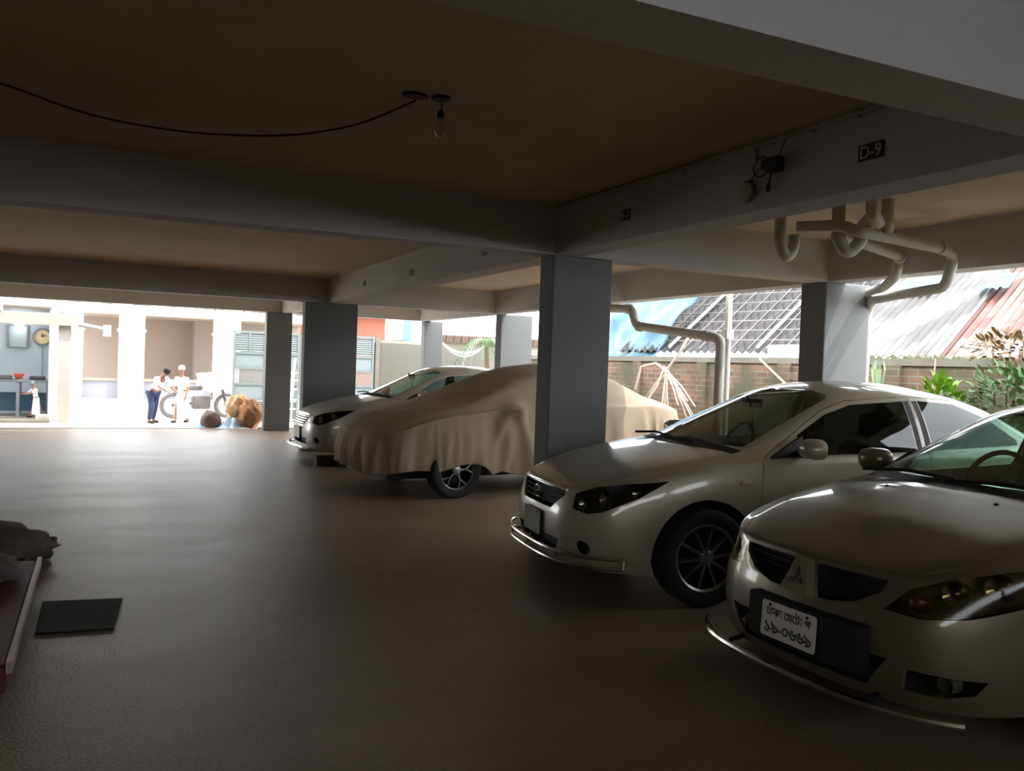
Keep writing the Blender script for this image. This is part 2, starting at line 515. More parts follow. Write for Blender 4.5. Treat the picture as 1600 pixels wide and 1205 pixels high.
def make_interior(car, S, M):
    cx = S['cowl']          # x of the windscreen base
    zb = S['belt']
    mb = MB()
    prof = [(cx+0.02, zb-0.07), (cx+0.10, zb-0.02), (cx+0.45, zb-0.01), (cx+0.62, zb-0.05), (cx+0.66, zb-0.20), (cx+0.55, zb-0.42), (cx+0.05, zb-0.42)]
    mb.prism(prof, 'y', -0.60, 0.60)
    d = mb.build('dashboard', M['cabin_dark'], car, smooth=True, ang=50)
    # steering wheel (right hand drive: the far side of a nose-left car)
    sy = 0.34; sx = cx+0.78; sz = zb-0.02
    Mt = Matrix.Translation((sx, sy, sz)) @ Matrix.Rotation(math.radians(-66), 4, 'Y')
    w = MB()
    w.tube([Mt @ Vector((0.185*math.cos(2*PI*k/28), 0.185*math.sin(2*PI*k/28), 0)) for k in range(28)], 0.015, 8, close=True)
    for a in (0, PI, -PI/2):
        w.tube([Mt @ Vector((0, 0, 0.0)), Mt @ Vector((0.18*math.sin(a), 0.18*math.cos(a), 0))], 0.016, 6)
    w.tube([Mt @ Vector((0, 0, 0.01)), Mt @ Vector((0, 0, -0.20))], 0.03, 8)
    w.build('steering_wheel', M['cabin_dark'], d, smooth=True)
    for (x, ys, zt) in ((cx+1.15, (-0.36, 0.36), zb+0.06), (cx+2.05, (-0.36, 0.36), zb+0.00)):
        for y in ys:
            s = MB()
            s.rbox(x-0.28, x+0.24, y-0.25, y+0.25, 0.30, 0.52, 0.06)
            c = [(x+0.16, 0.50), (x+0.13, 0.62), (x+0.22, zt-0.05), (x+0.30, zt), (x+0.38, zt-0.02), (x+0.34, 0.70), (x+0.26, 0.46)]
            s.prism(c, 'y', y-0.24, y+0.24)
            o = s.build('seat', M['seat'], car, smooth=True, ang=60)
            h = MB(); h.rbox(x+0.27, x+0.38, y-0.125, y+0.125, zt+0.035, zt+0.22, 0.045, axis='z')
            h.tube([(x+0.33, y-0.06, zt-0.06), (x+0.33, y-0.06, zt+0.08)], 0.007, 6)
            h.tube([(x+0.33, y+0.06, zt-0.06), (x+0.33, y+0.06, zt+0.08)], 0.007, 6)
            h.build('headrest', M['seat'], o, smooth=True, ang=60)
    if S.get('mirror_in'):
        (mx, mz) = S['mirror_in']
        r = MB(); r.rbox(mx-0.012, mx+0.012, -0.13, 0.13, mz-0.035, mz+0.035, 0.02, axis='x'); r.tube([(mx-0.01, 0, mz), (mx-0.05, 0, mz+0.05)], 0.008, 6)
        r.build('rear_view_mirror', M['cabin_dark'], car, smooth=True)
    if S.get('charm'):
        (mx, mz) = S['mirror_in']
        r = MB(); r.tube([(mx+0.02, 0.02, mz-0.03), (mx+0.02, 0.02, mz-0.14)], 0.003, 5); r.lathe([(0.001, -0.20), (0.012, -0.18), (0.006, -0.12), (0.001, -0.10)], 8, Matrix.Translation((mx+0.02, 0.02, mz)))
        r.build('hanging_charm', M['cabin_dark'], car, smooth=True)

def door_mirror(car, M, x, z, y, sd, m):
    """housing of a side mirror, sd=-1 near side"""
    prof = []
    o = MB(); n = 14; G = []
    for i, (dx, k) in enumerate(((-0.085, 0.25), (-0.075, 0.62), (-0.045, 0.9), (0.0, 1.0), (0.035, 0.97))):
        row = []
        for j in range(n):
            a = 2*PI*j/n; cy = math.cos(a); cz = math.sin(a)
            e = 0.72
            yy = abs(cy)**e*(1 if cy > 0 else -1)*0.105*k; zz = abs(cz)**e*(1 if cz > 0 else -1)*0.068*k
            row.append((x+dx, sd*(y+0.115)+yy, z+zz))
        G.append(row)
    vs = sum(G, []); fs = [tuple(range(n))]
    for a in range(len(G)-1):
        for j in range(n): fs.append((a*n+j, a*n+(j+1) % n, (a+1)*n+(j+1) % n, (a+1)*n+j))
    fs.append(tuple((len(G)-1)*n+j for j in range(n)))
    o.add(vs, fs)
    h = o.build('door_mirror', m, car, smooth=True, ang=50)
    a = MB(); a.tube([(x+0.0, sd*(y-0.06), z-0.045), (x, sd*(y+0.07), z-0.04)], 0.025, 8)
    a.build('mirror_arm', M['black'], h, smooth=True)
    return h
# ------------------------------------------------------------------ car materials
def paint(name, c, metal=0.25, rough=0.32, dust=None):
    return mat(name, c, rough=rough, metal=metal, coat=0.8, noise=0.10, scale=3.0, col2=dust)

CHROME = mat('chrome', srgb(205, 203, 198), rough=0.16, metal=1.0)
DULL_CHROME = mat('dull_chrome', srgb(170, 165, 158), rough=0.3, metal=1.0)
BLACK = mat('black_plastic', srgb(14, 14, 15), rough=0.6, spec=0.3)
DARK = mat('dark_metal', srgb(14, 14, 15), rough=0.7)
TYRE = mat('tyre_rubber', srgb(24, 24, 25), rough=0.85, bump=0.1, bscale=80)
RIM = mat('alloy', srgb(150, 150, 150), rough=0.35, metal=0.9)
CABIN = mat('cabin_plastic', srgb(30, 34, 35), rough=0.6)
SEAT_GREY = mat('seat_cloth_grey', srgb(84, 82, 76), rough=0.9)
SEAT_BEIGE = mat('seat_cloth_beige', srgb(140, 128, 108), rough=0.9)
WIND = glass_mat('windscreen_glass', (0.74, 0.86, 0.80, 1))
SIDEG = glass_mat('side_glass', (0.58, 0.66, 0.65, 1))
DARKG = glass_mat('dark_side_glass', (0.26, 0.30, 0.30, 1))
LENS = glass_mat('lamp_lens', (0.93, 0.93, 0.90, 1), ior=1.38)
LENS_OLD = glass_mat('yellowed_lamp_lens', (0.80, 0.76, 0.62, 1), refl_rough=0.08, ior=1.38)
AMBER = mat('amber_plastic', srgb(150, 62, 28), rough=0.3)
PLATE_WHITE = mat('plate_white', srgb(215, 212, 200), rough=0.5)
PLATE_DIRTY = mat('plate_faded', srgb(128, 122, 108), rough=0.6, noise=0.3, scale=14)
INK = mat('plate_ink', srgb(24, 24, 26), rough=0.6)
REFLECTOR = mat('lamp_reflector', srgb(170, 168, 160), rough=0.18, metal=1.0)

def common(paintm, **k):
    d = dict(paint=paintm, dark=DARK, black=BLACK, tyre=TYRE, rim=RIM, cabin_dark=CABIN, seat=SEAT_GREY,
             glass_side=SIDEG, wind=WIND, lens=LENS)
    d.update(k); return d

def sym(half):
    """mirror the list of (y, z), y >= 0, into a closed polygon"""
    return [(-a, b) for a, b in half[::-1] if a > 0] + [(a, b) for a, b in half]

def uz(p, phi):
    return (-p[0]*math.sin(phi)+p[1]*math.cos(phi), p[2])

PHI = math.radians(225)

def circle(cy, cz, r, n=20, ry=None):
    return [(cy+(ry or r)*math.cos(2*PI*i/n), cz+r*math.sin(2*PI*i/n)) for i in range(n)]

def front_x(S, y, z):
    """x of the front skin at lateral y, height z"""
    ol = crom(S['outline'], 10); n = len(ol)//2
    w = float(curve(S['wid'], 0.03)((z-0.2)/0.6))
    x0 = float(np.interp(abs(y)/w, ol[:n, 1], ol[:n, 0]))
    return x0 + float(curve(S['nose'], 0.03)(z))*max(0, 1-x0/0.8)**1.3

def guard(car, S, zs, off, y1, m, r=0.014, wrap=0.55):
    """tube bumper guard that follows the nose"""
    ol = crom(S['outline'], 10); mb = MB(); ends = []
    for z, o in zip(zs, off):
        h = []
        for p in ol:
            if p[0] > wrap: break
            h.append((p[0], p[1]))
        hx = []
        for i, (x, y) in enumerate(h):
            a = h[max(0, i-1)]; b = h[min(len(h)-1, i+1)]
            t = np.array([b[0]-a[0], b[1]-a[1]]); t = t/max(1e-9, np.linalg.norm(t))
            hx.append((x-t[1]*o, y+t[0]*o, z))
        hx = [p for p in hx if abs(p[1]) <= y1 or p[0] > 0]
        full = [(x, -y, z) for x, y, z in hx[::-1]] + [p for p in hx[1:]]
        mb.tube(full, r, 8); ends.append((full[0], full[-1]))
    if len(zs) > 1:
        for k in (0, 1): mb.tube([ends[0][k], ends[1][k]], r, 8)
    return mb, ends

def lamp_inside(car, S, outline3, sd, bowls, m_house, depth=0.055):
    """housing plate with bowls behind a lamp lens"""
    d = np.array([math.cos(PHI), math.sin(PHI)*1.0, 0]) * depth
    pts = []
    c = np.mean(np.array(outline3), axis=0)
    for p in outline3:
        q = np.array(p)*0.97+c*0.03 - d
        pts.append((q[0], q[1]*sd, q[2]))
    cc = (np.array(pts).mean(axis=0)); N = len(pts)
    mb = MB(); mb.add(pts+[tuple(cc)], [(i, (i+1) % N, N) for i in range(N)])
    rim = [(p[0]+d[0]*0.7, p[1]+d[1]*0.7*sd, p[2]) for p in pts]
    mb.add(pts+rim, [(i, (i+1) % N, N+(i+1) % N, N+i) for i in range(N)])
    h = mb.build('lamp_housing', m_house, car, smooth=False)
    for (x, y, z, r, mm) in bowls:
        dirv = Vector((math.cos(PHI)*0.9-0.35, math.sin(PHI)*sd*0.6, 0)).normalized()
        q = dirv.to_track_quat('Z', 'Y').to_matrix().to_4x4()
        b = MB(); b.lathe([(r*0.25, -0.02), (r*0.62, -0.012), (r*0.88, 0.006), (r, 0.026), (r*0.94, 0.026), (r*0.3, 0.0), (r*0.22, 0.018), (0.001, 0.024)], 20,
                          Matrix.Translation((x, y*sd, z)) @ q, cap=False)
        b.build('lamp_bowl', mm, h, smooth=True)
    return h

def bars(car, name, m, rows):
    mb = MB()
    for pts, r in rows: mb.tube(pts, r, 6)
    return mb.build(name, m, car, smooth=True)

def bengali(txt, size, m, parent, loc, name='lettering', ext=0.001, align='CENTER'):
    cu = bpy.data.curves.new(name, 'FONT'); cu.body = txt; cu.size = size
    cu.align_x = align; cu.align_y = 'CENTER'; cu.extrude = ext; cu.offset = size*0.012
    o = bpy.data.objects.new(name, cu); COL.objects.link(o)
    bpy.context.view_layer.update()
    me = bpy.data.meshes.new_from_object(o.evaluated_get(bpy.context.evaluated_depsgraph_get()))
    bpy.data.objects.remove(o)
    me.name = name; me.materials.clear(); me.materials.append(m)
    o = bpy.data.objects.new(name, me); COL.objects.link(o)
    o.parent = parent; o.location = loc
    return o

ROT_FRONT = Matrix.Rotation(-PI/2, 4, 'Z') @ Matrix.Rotation(PI/2, 4, 'X')     # text facing -x, reading towards -y

def plate(car, x, y, z, w, h, m, lines, tilt=0.0):
    mb = MB(); mb.rbox(-w/2, w/2, -h/2, h/2, 0.0, 0.006, 0.012)
    p = mb.build('number_plate', m, car)
    p.matrix_local = Matrix.Translation((x, y, z)) @ Matrix.Rotation(tilt, 4, 'Y') @ ROT_FRONT
    b = MB()
    for sx in (-1, 1): MB().lathe([(0.008, 0.006), (0.007, 0.010), (0.001, 0.010)], 10, Matrix.Translation((sx*w*0.34, h*0.40, 0))).build('plate_bolt', DARK, p)
    for (t, s, dy, mm) in lines:
        bengali(t, s, mm, p, (0, dy, 0.0065))
    return p

def wipers(car, x0, zb, m):
    for (ya, yb) in ((0.10, -0.46), (0.62, 0.08)):
        MB().tube([(x0+0.00, ya, zb+0.012), (x0+0.035, (ya+yb)/2, zb+0.035), (x0+0.03, yb, zb+0.02)], 0.009, 6).build('wiper', m, car, smooth=True)

# ------------------------------------------------------------------ pearl white sedan
AX_LAMP = [(0.085, -0.50, 0.590), (0.10, -0.50, 0.680), (0.20, -0.60, 0.735), (0.38, -0.71, 0.770), (0.62, -0.785, 0.795), (0.42, -0.77, 0.685), (0.22, -0.68, 0.590), (0.15, -0.60, 0.568)]
def ax_parts(part, M):
    part('hood', [(0.085, -0.30), (0.078, 0), (0.085, 0.30), (0.12, 0.49), (0.30, 0.63), (0.60, 0.70), (1.13, 0.745), (1.12, 0.66), (1.0, 0.35), (0.96, 0), (1.0, -0.35), (1.12, -0.66), (1.13, -0.745), (0.60, -0.70), (0.30, -0.63), (0.12, -0.49)], 'z', 0.6, 1.1, M['paint'])
    part('cowl', [(0.965, 0), (1.005, 0.35), (1.125, 0.665), (1.20, 0.66), (1.10, 0.35), (1.045, 0), (1.10, -0.35), (1.20, -0.66), (1.125, -0.665), (1.005, -0.35)], 'z', 0.85, 1.1, M['black'], gap=0.001)
    part('windscreen', sym([(0.625, 0.996), (0.575, 1.16), (0.515, 1.330), (0.46, 1.358), (0.3, 1.386)]), 'x', 0.95, 2.2, M['wind'], gap=0.001)
    part('rear_window', sym([(0.60, 1.13), (0.50, 1.33), (0.3, 1.355)]), 'x', 2.9, 3.95, M['wind'], gap=0.001)
    ph = [uz(p, PHI) for p in AX_LAMP]
    part('headlight', ph, PHI, 0.02, 0.75, M['lens'], gap=0.002, sides=(1, -1))
    part('grille_opening', sym([(0.27, 0.555), (0.40, 0.655), (0.40, 0.685)]), 'x', -0.1, 0.14, None, keep=False)
    part('intake', sym([(0.34, 0.285), (0.40, 0.375)]), 'x', -0.1, 0.12, None, keep=False)
    part('fog_hole', circle(-0.60, 0.355, 0.045), 'x', -0.1, 0.3, None, keep=False, sides=(1, -1))
    part('front_door', [(1.27, 0.27), (1.25, 0.70), (1.27, 0.92), (1.62, 1.125), (1.85, 1.255), (2.05, 1.325), (2.59, 1.365), (2.60, 1.0), (2.60, 0.27)], 'y', -1.0, -0.35, M['paint'], sides=(1, -1))
    part('rear_door', [(2.61, 0.27), (2.61, 1.0), (2.60, 1.365), (3.02, 1.345), (3.30, 1.25), (3.58, 1.06), (3.58, 0.95), (3.45, 0.60), (3.2, 0.27)], 'y', -1.0, -0.35, M['paint'], sides=(1, -1))
    part('tail_light', [(4.0, 0.76), (4.05, 0.98), (4.34, 0.96), (4.42, 0.78)], 'y', -1.0, -0.5, AMBER, sides=(1, -1))

AX = dict(L=4.41, cowl=1.02, belt=0.95, eng_z=0.60, wx=(0.87, 3.47), tyre_r=0.312, rim_r=0.212, rim_style='ten', arch_r=0.365, track=0.75,
    outline=[(0, 0), (0.008, 0.25), (0.04, 0.46), (0.13, 0.64), (0.30, 0.76), (0.6, 0.822), (1.0, 0.845), (2.1, 0.8475), (3.2, 0.8475), (3.9, 0.82), (4.2, 0.74), (4.35, 0.58), (4.4, 0.3), (4.41, 0)],
    ztop=[(0, .695), (.1, .71), (.4, .785), (.8, .865), (1.2, .925), (1.6, .945), (3.0, .985), (3.8, 1.02), (4.41, .99)],
    zsill=[(0, .215), (.5, .20), (1.3, .19), (3.2, .19), (3.9, .24), (4.41, .30)],
    zc=[(0, .70), (.08, .735), (.5, .875), (.97, .975), (1.03, .985), (1.93, 1.395), (2.15, 1.44), (2.45, 1.46), (2.8, 1.45), (3.2, 1.375), (3.88, 1.10), (4.35, 1.06), (4.41, 1.0)],
    zr=[(0, .70), (.2, .76), (.5, .85), (1.0, .945), (1.17, .965), (2.0, 1.335), (2.2, 1.37), (2.5, 1.385), (3.05, 1.355), (3.35, 1.27), (3.75, 1.075), (4.1, 1.04), (4.41, 1.0)],
    yr=[(0, .55), (1.0, .675), (1.2, .68), (2.0, .575), (3.1, .555), (3.7, .60), (4.41, .60)],
    nose=[(.18, .07), (.3, .015), (.45, 0), (.55, .005), (.62, .03), (.70, .055), (.8, .12)],
    tail=[(.2, .1), (.45, .0), (.8, .02), (1.0, .08)],
    wid=[(0, .935), (.1, .968), (.35, 1.0), (.55, 1.0), (.8, .985), (1, .955)],
    parts=ax_parts, mirror_in=(1.70, 1.27), charm=True,
    windows=[('front_door', [(1.60, 0.955), (1.60, 1.085), (1.86, 1.225), (2.08, 1.295), (2.53, 1.33), (2.54, 0.985)], -1.0, -0.35),
             ('front_door', [(2.545, 0.985), (2.535, 1.33), (2.585, 1.333), (2.59, 0.985)], -1.0, -0.35, 1), ('rear_door', [(2.62, 0.99), (2.615, 1.333), (2.663, 1.335), (2.673, 0.99)], -1.0, -0.35, 1),
             ('rear_door', [(2.68, 0.995), (2.67, 1.335), (3.0, 1.315), (3.26, 1.22), (3.46, 1.07), (3.45, 1.035)], -1.0, -0.35)])

def decor_axio(car, M):
    S = AX
    # black corner trims and pillar strips
    for sd in (-1, 1):
        mb = MB(); mb.add([(1.34, sd*0.792, 0.932), (1.61, sd*0.770, 0.948), (1.61, sd*0.742, 1.088), (1.36, sd*0.786, 0.955)], [(0, 1, 2, 3)])
        mb.add([(1.34, sd*0.776, 0.932), (1.61, sd*0.750, 0.948), (1.61, sd*0.722, 1.088), (1.36, sd*0.77, 0.955)], [(0, 1, 2, 3)])
        mb.f += [(0, 1, 5, 4), (1, 2, 6, 5), (2, 3, 7, 6), (3, 0, 4, 7)]
        mb.build('window_corner_trim', M['black'], car)
    for sd in (-1, 1):
        lamp_inside(car, S, AX_LAMP, sd, [(0.17, -0.53, 0.62, 0.045, REFLECTOR), (0.28, -0.62, 0.66, 0.055, REFLECTOR), (0.45, -0.71, 0.71, 0.04, REFLECTOR)], M['lamp_dark'])
    g = MB(); g.box(0.12, 0.14, -0.42, 0.42, 0.54, 0.69); g.build('grille', BLACK, car)
    bars(car, 'grille_bar', BLACK, [([(front_x(S, y, z)+0.022, y, z) for y in np.linspace(-w, w, 9)], 0.006) for z, w in ((0.585, 0.29), (0.615, 0.33), (0.645, 0.36), (0.672, 0.385))])
    c = MB(); c.tube([(front_x(S, y, 0.70)-0.004, y, 0.700-0.010*abs(y)/0.4) for y in np.linspace(-0.41, 0.41, 13)], 0.009, 8); c.build('grille_chrome', CHROME, car, smooth=True)
    e = MB(); xe = front_x(S, 0, 0.63)-0.012
    def oval(cy, cz, ry, rz, r): e.tube([(xe, cy+ry*math.cos(2*PI*k/24), cz+rz*math.sin(2*PI*k/24)) for k in range(24)], r, 6, close=True)
    oval(0, 0.63, 0.060, 0.040, 0.0055); oval(0, 0.63, 0.020, 0.038, 0.004); oval(0, 0.648, 0.040, 0.016, 0.004)
    e.build('emblem', CHROME, car, smooth=True)
    i = MB(); i.box(0.12, 0.15, -0.42, 0.42, 0.27, 0.39); i.build('intake_mesh', DARK, car)
    for sd in (-1, 1):
        f = MB(); f.lathe([(0.047, 0.0), (0.047, 0.10), (0.001, 0.10)], 18, Matrix.Translation((front_x(S, .6, .355)+0.012, sd*0.60, 0.355)) @ Matrix.Rotation(PI/2, 4, 'Y'), cap=False)
        f.build('fog_lamp_recess', DARK, car, smooth=True)
    gm, ends = guard(car, S, (0.315, 0.255), (0.055, 0.055), 0.8, CHROME, 0.0125, 0.34)
    for y in (-0.45, 0.0, 0.45):
        gm.tube([(front_x(S, y, .3)-0.06, y, 0.315), (front_x(S, y, .3)-0.06, y, 0.255)], 0.010, 6)
        gm.tube([(front_x(S, y, .3)-0.055, y, 0.285), (front_x(S, y, .3)+0.03, y, 0.285)], 0.012, 6)
    gm.build('bumper_guard', CHROME, car, smooth=True)
    plate(car, front_x(S, 0, .43)-0.012, 0.0, 0.435, 0.33, 0.165, PLATE_DIRTY,
          [('ঢাকা মেট্রো গ', 0.042, 0.035, INK), ('২৫-১৪৭৩', 0.060, -0.035, INK)][:0])
    s = MB(); s.rbox(1.09, 1.17, -0.853, -0.835, 0.775, 0.80, 0.010, axis='y'); s.build('side_indicator', mat('indicator_clear', srgb(190, 160, 120), rough=0.3), car)
    wipers(car, 1.05, 0.985, BLACK)
    for sd in (-1, 1): door_mirror(car, M, 1.56, 1.015, 0.81, sd, M['paint'])
    for sd in (-1, 1):
        for x in (2.42, 3.36): MB().tube([(x-0.09, sd*0.845, 0.86), (x-0.07, sd*0.868, 0.865), (x+0.07, sd*0.868, 0.87), (x+0.09, sd*0.845, 0.865)], 0.011, 8).build('door_handle', M['paint'], car, smooth=True)


# ------------------------------------------------------------------ champagne sedan (nearest)
LA_LAMP = [(0.060, -0.425, 0.562), (0.11, -0.50, 0.655), (0.22, -0.60, 0.715), (0.42, -0.705, 0.755), (0.66, -0.775, 0.775), (0.60, -0.80, 0.70), (0.42, -0.775, 0.625), (0.22, -0.69, 0.575), (0.11, -0.56, 0.552)]
def la_parts(part, M):
    part('hood', [(0.098, -0.30), (0.088, 0), (0.098, 0.30), (0.15, 0.50), (0.30, 0.61), (0.60, 0.69), (1.16, 0.735), (1.13, 0.64), (1.02, 0.35), (0.98, 0), (1.02, -0.35), (1.13, -0.64), (1.16, -0.735), (0.60, -0.69), (0.30, -0.61), (0.15, -0.50)], 'z', 0.62, 1.1, M['paint'])
    part('cowl', [(0.985, 0), (1.025, 0.35), (1.135, 0.645), (1.22, 0.64), (1.12, 0.35), (1.075, 0), (1.12, -0.35), (1.22, -0.64), (1.135, -0.645), (1.025, -0.35)], 'z', 0.85, 1.1, M['black'], gap=0.001)
    part('windscreen', sym([(0.61, 0.985), (0.56, 1.15), (0.505, 1.305), (0.45, 1.335), (0.3, 1.362)]), 'x', 0.95, 2.2, M['wind'], gap=0.001)
    part('rear_window', sym([(0.58, 1.12), (0.49, 1.30), (0.3, 1.33)]), 'x', 2.9, 3.95, M['wind'], gap=0.001)
    part('headlight', [uz(p, PHI) for p in LA_LAMP], PHI, 0.02, 0.75, M['lens'], gap=0.002, sides=(1, -1))
    part('grille_opening', [(-0.06, 0.672), (-0.41, 0.672), (-0.395, 0.625), (-0.30, 0.565), (-0.17, 0.535), (-0.10, 0.535)], 'x', -0.1, 0.15, None, keep=False)
    part('grille_opening', [(0.06, 0.672), (0.41, 0.672), (0.395, 0.625), (0.30, 0.565), (0.17, 0.535), (0.10, 0.535)], 'x', -0.1, 0.15, None, keep=False)
    part('intake', sym([(0.36, 0.24), (0.455, 0.375)]), 'x', -0.1, 0.16, None, keep=False)
    part('side_intake', [(-0.50, 0.262), (-0.52, 0.352), (-0.73, 0.342), (-0.70, 0.285), (-0.62, 0.258)], 'x', -0.1, 0.34, None, keep=False, sides=(1, -1))
    part('front_door', [(1.28, 0.27), (1.26, 0.70), (1.28, 0.90), (1.62, 1.095), (1.85, 1.22), (2.05, 1.29), (2.62, 1.33), (2.63, 1.0), (2.63, 0.27)], 'y', -1.0, -0.35, M['paint'], sides=(1, -1))
    part('rear_door', [(2.64, 0.27), (2.64, 1.0), (2.63, 1.33), (3.05, 1.31), (3.32, 1.22), (3.58, 1.05), (3.58, 0.93), (3.47, 0.60), (3.2, 0.27)], 'y', -1.0, -0.35, M['paint'], sides=(1, -1))

LA = dict(L=4.48, cowl=1.04, belt=0.94, eng_z=0.58, wx=(0.88, 3.48), tyre_r=0.305, rim_r=0.20, rim_style='five', arch_r=0.36, track=0.75,
    outline=[(0, 0), (0.012, 0.22), (0.05, 0.44), (0.14, 0.62), (0.31, 0.75), (0.6, 0.818), (1.0, 0.843), (2.1, 0.8475), (3.2, 0.8475), (3.9, 0.82), (4.25, 0.74), (4.41, 0.58), (4.47, 0.3), (4.48, 0)],
    ztop=[(0, .685), (.1, .70), (.4, .765), (.8, .845), (1.2, .905), (1.6, .93), (3.0, .965), (3.8, 1.0), (4.48, .96)],
    zsill=[(0, .195), (.5, .19), (1.3, .19), (3.2, .19), (3.9, .24), (4.48, .30)],
    zc=[(0, .69), (.09, .725), (.5, .860), (.99, .958), (1.06, .968), (1.95, 1.37), (2.2, 1.41), (2.5, 1.43), (2.8, 1.42), (3.2, 1.35), (3.9, 1.08), (4.4, 1.04), (4.48, .97)],
    zr=[(0, .69), (.2, .745), (.5, .835), (1.0, .925), (1.19, .945), (2.02, 1.30), (2.25, 1.34), (2.5, 1.355), (3.05, 1.325), (3.35, 1.24), (3.75, 1.055), (4.1, 1.01), (4.48, .97)],
    yr=[(0, .50), (1.0, .665), (1.2, .665), (2.0, .56), (3.1, .545), (3.7, .59), (4.48, .59)],
    nose=[(.18, .05), (.3, .0), (.45, 0), (.52, .008), (.60, .035), (.70, .065), (.8, .12)],
    tail=[(.2, .1), (.45, .0), (.8, .02), (1.0, .08)],
    wid=[(0, .935), (.1, .968), (.35, 1.0), (.55, 1.0), (.8, .985), (1, .955)],
    parts=la_parts, mirror_in=None,
    windows=[('front_door', [(1.58, 0.935), (1.58, 1.055), (1.86, 1.195), (2.08, 1.265), (2.56, 1.295), (2.57, 0.965)], -1.0, -0.35),
             ('rear_door', [(2.70, 0.975), (2.69, 1.295), (3.0, 1.28), (3.28, 1.19), (3.46, 1.05), (3.45, 1.01)], -1.0, -0.35)])

def diamonds(car, m, x, y, z, s, tilt=0.0):
    """three rhombi meeting at a point"""
    mb = MB()
    for a in (90, 210, 330):
        t = math.radians(a); d = (math.cos(t), math.sin(t)); n = (-d[1], d[0])
        k = 0.29
        poly = [(0, 0), (d[0]*.5+n[0]*k, d[1]*.5+n[1]*k), (d[0], d[1]), (d[0]*.5-n[0]*k, d[1]*.5-n[1]*k)]
        N = 4; vs = [(x-0.004, y+p[0]*s, z+p[1]*s) for p in poly]+[(x+0.004, y+p[0]*s, z+p[1]*s) for p in poly]
        mb.add(vs, [(0, 1, 2, 3), (7, 6, 5, 4)]+[(i, 4+i, 4+(i+1) % 4, (i+1) % 4) for i in range(4)])
    return mb.build('emblem', m, car)

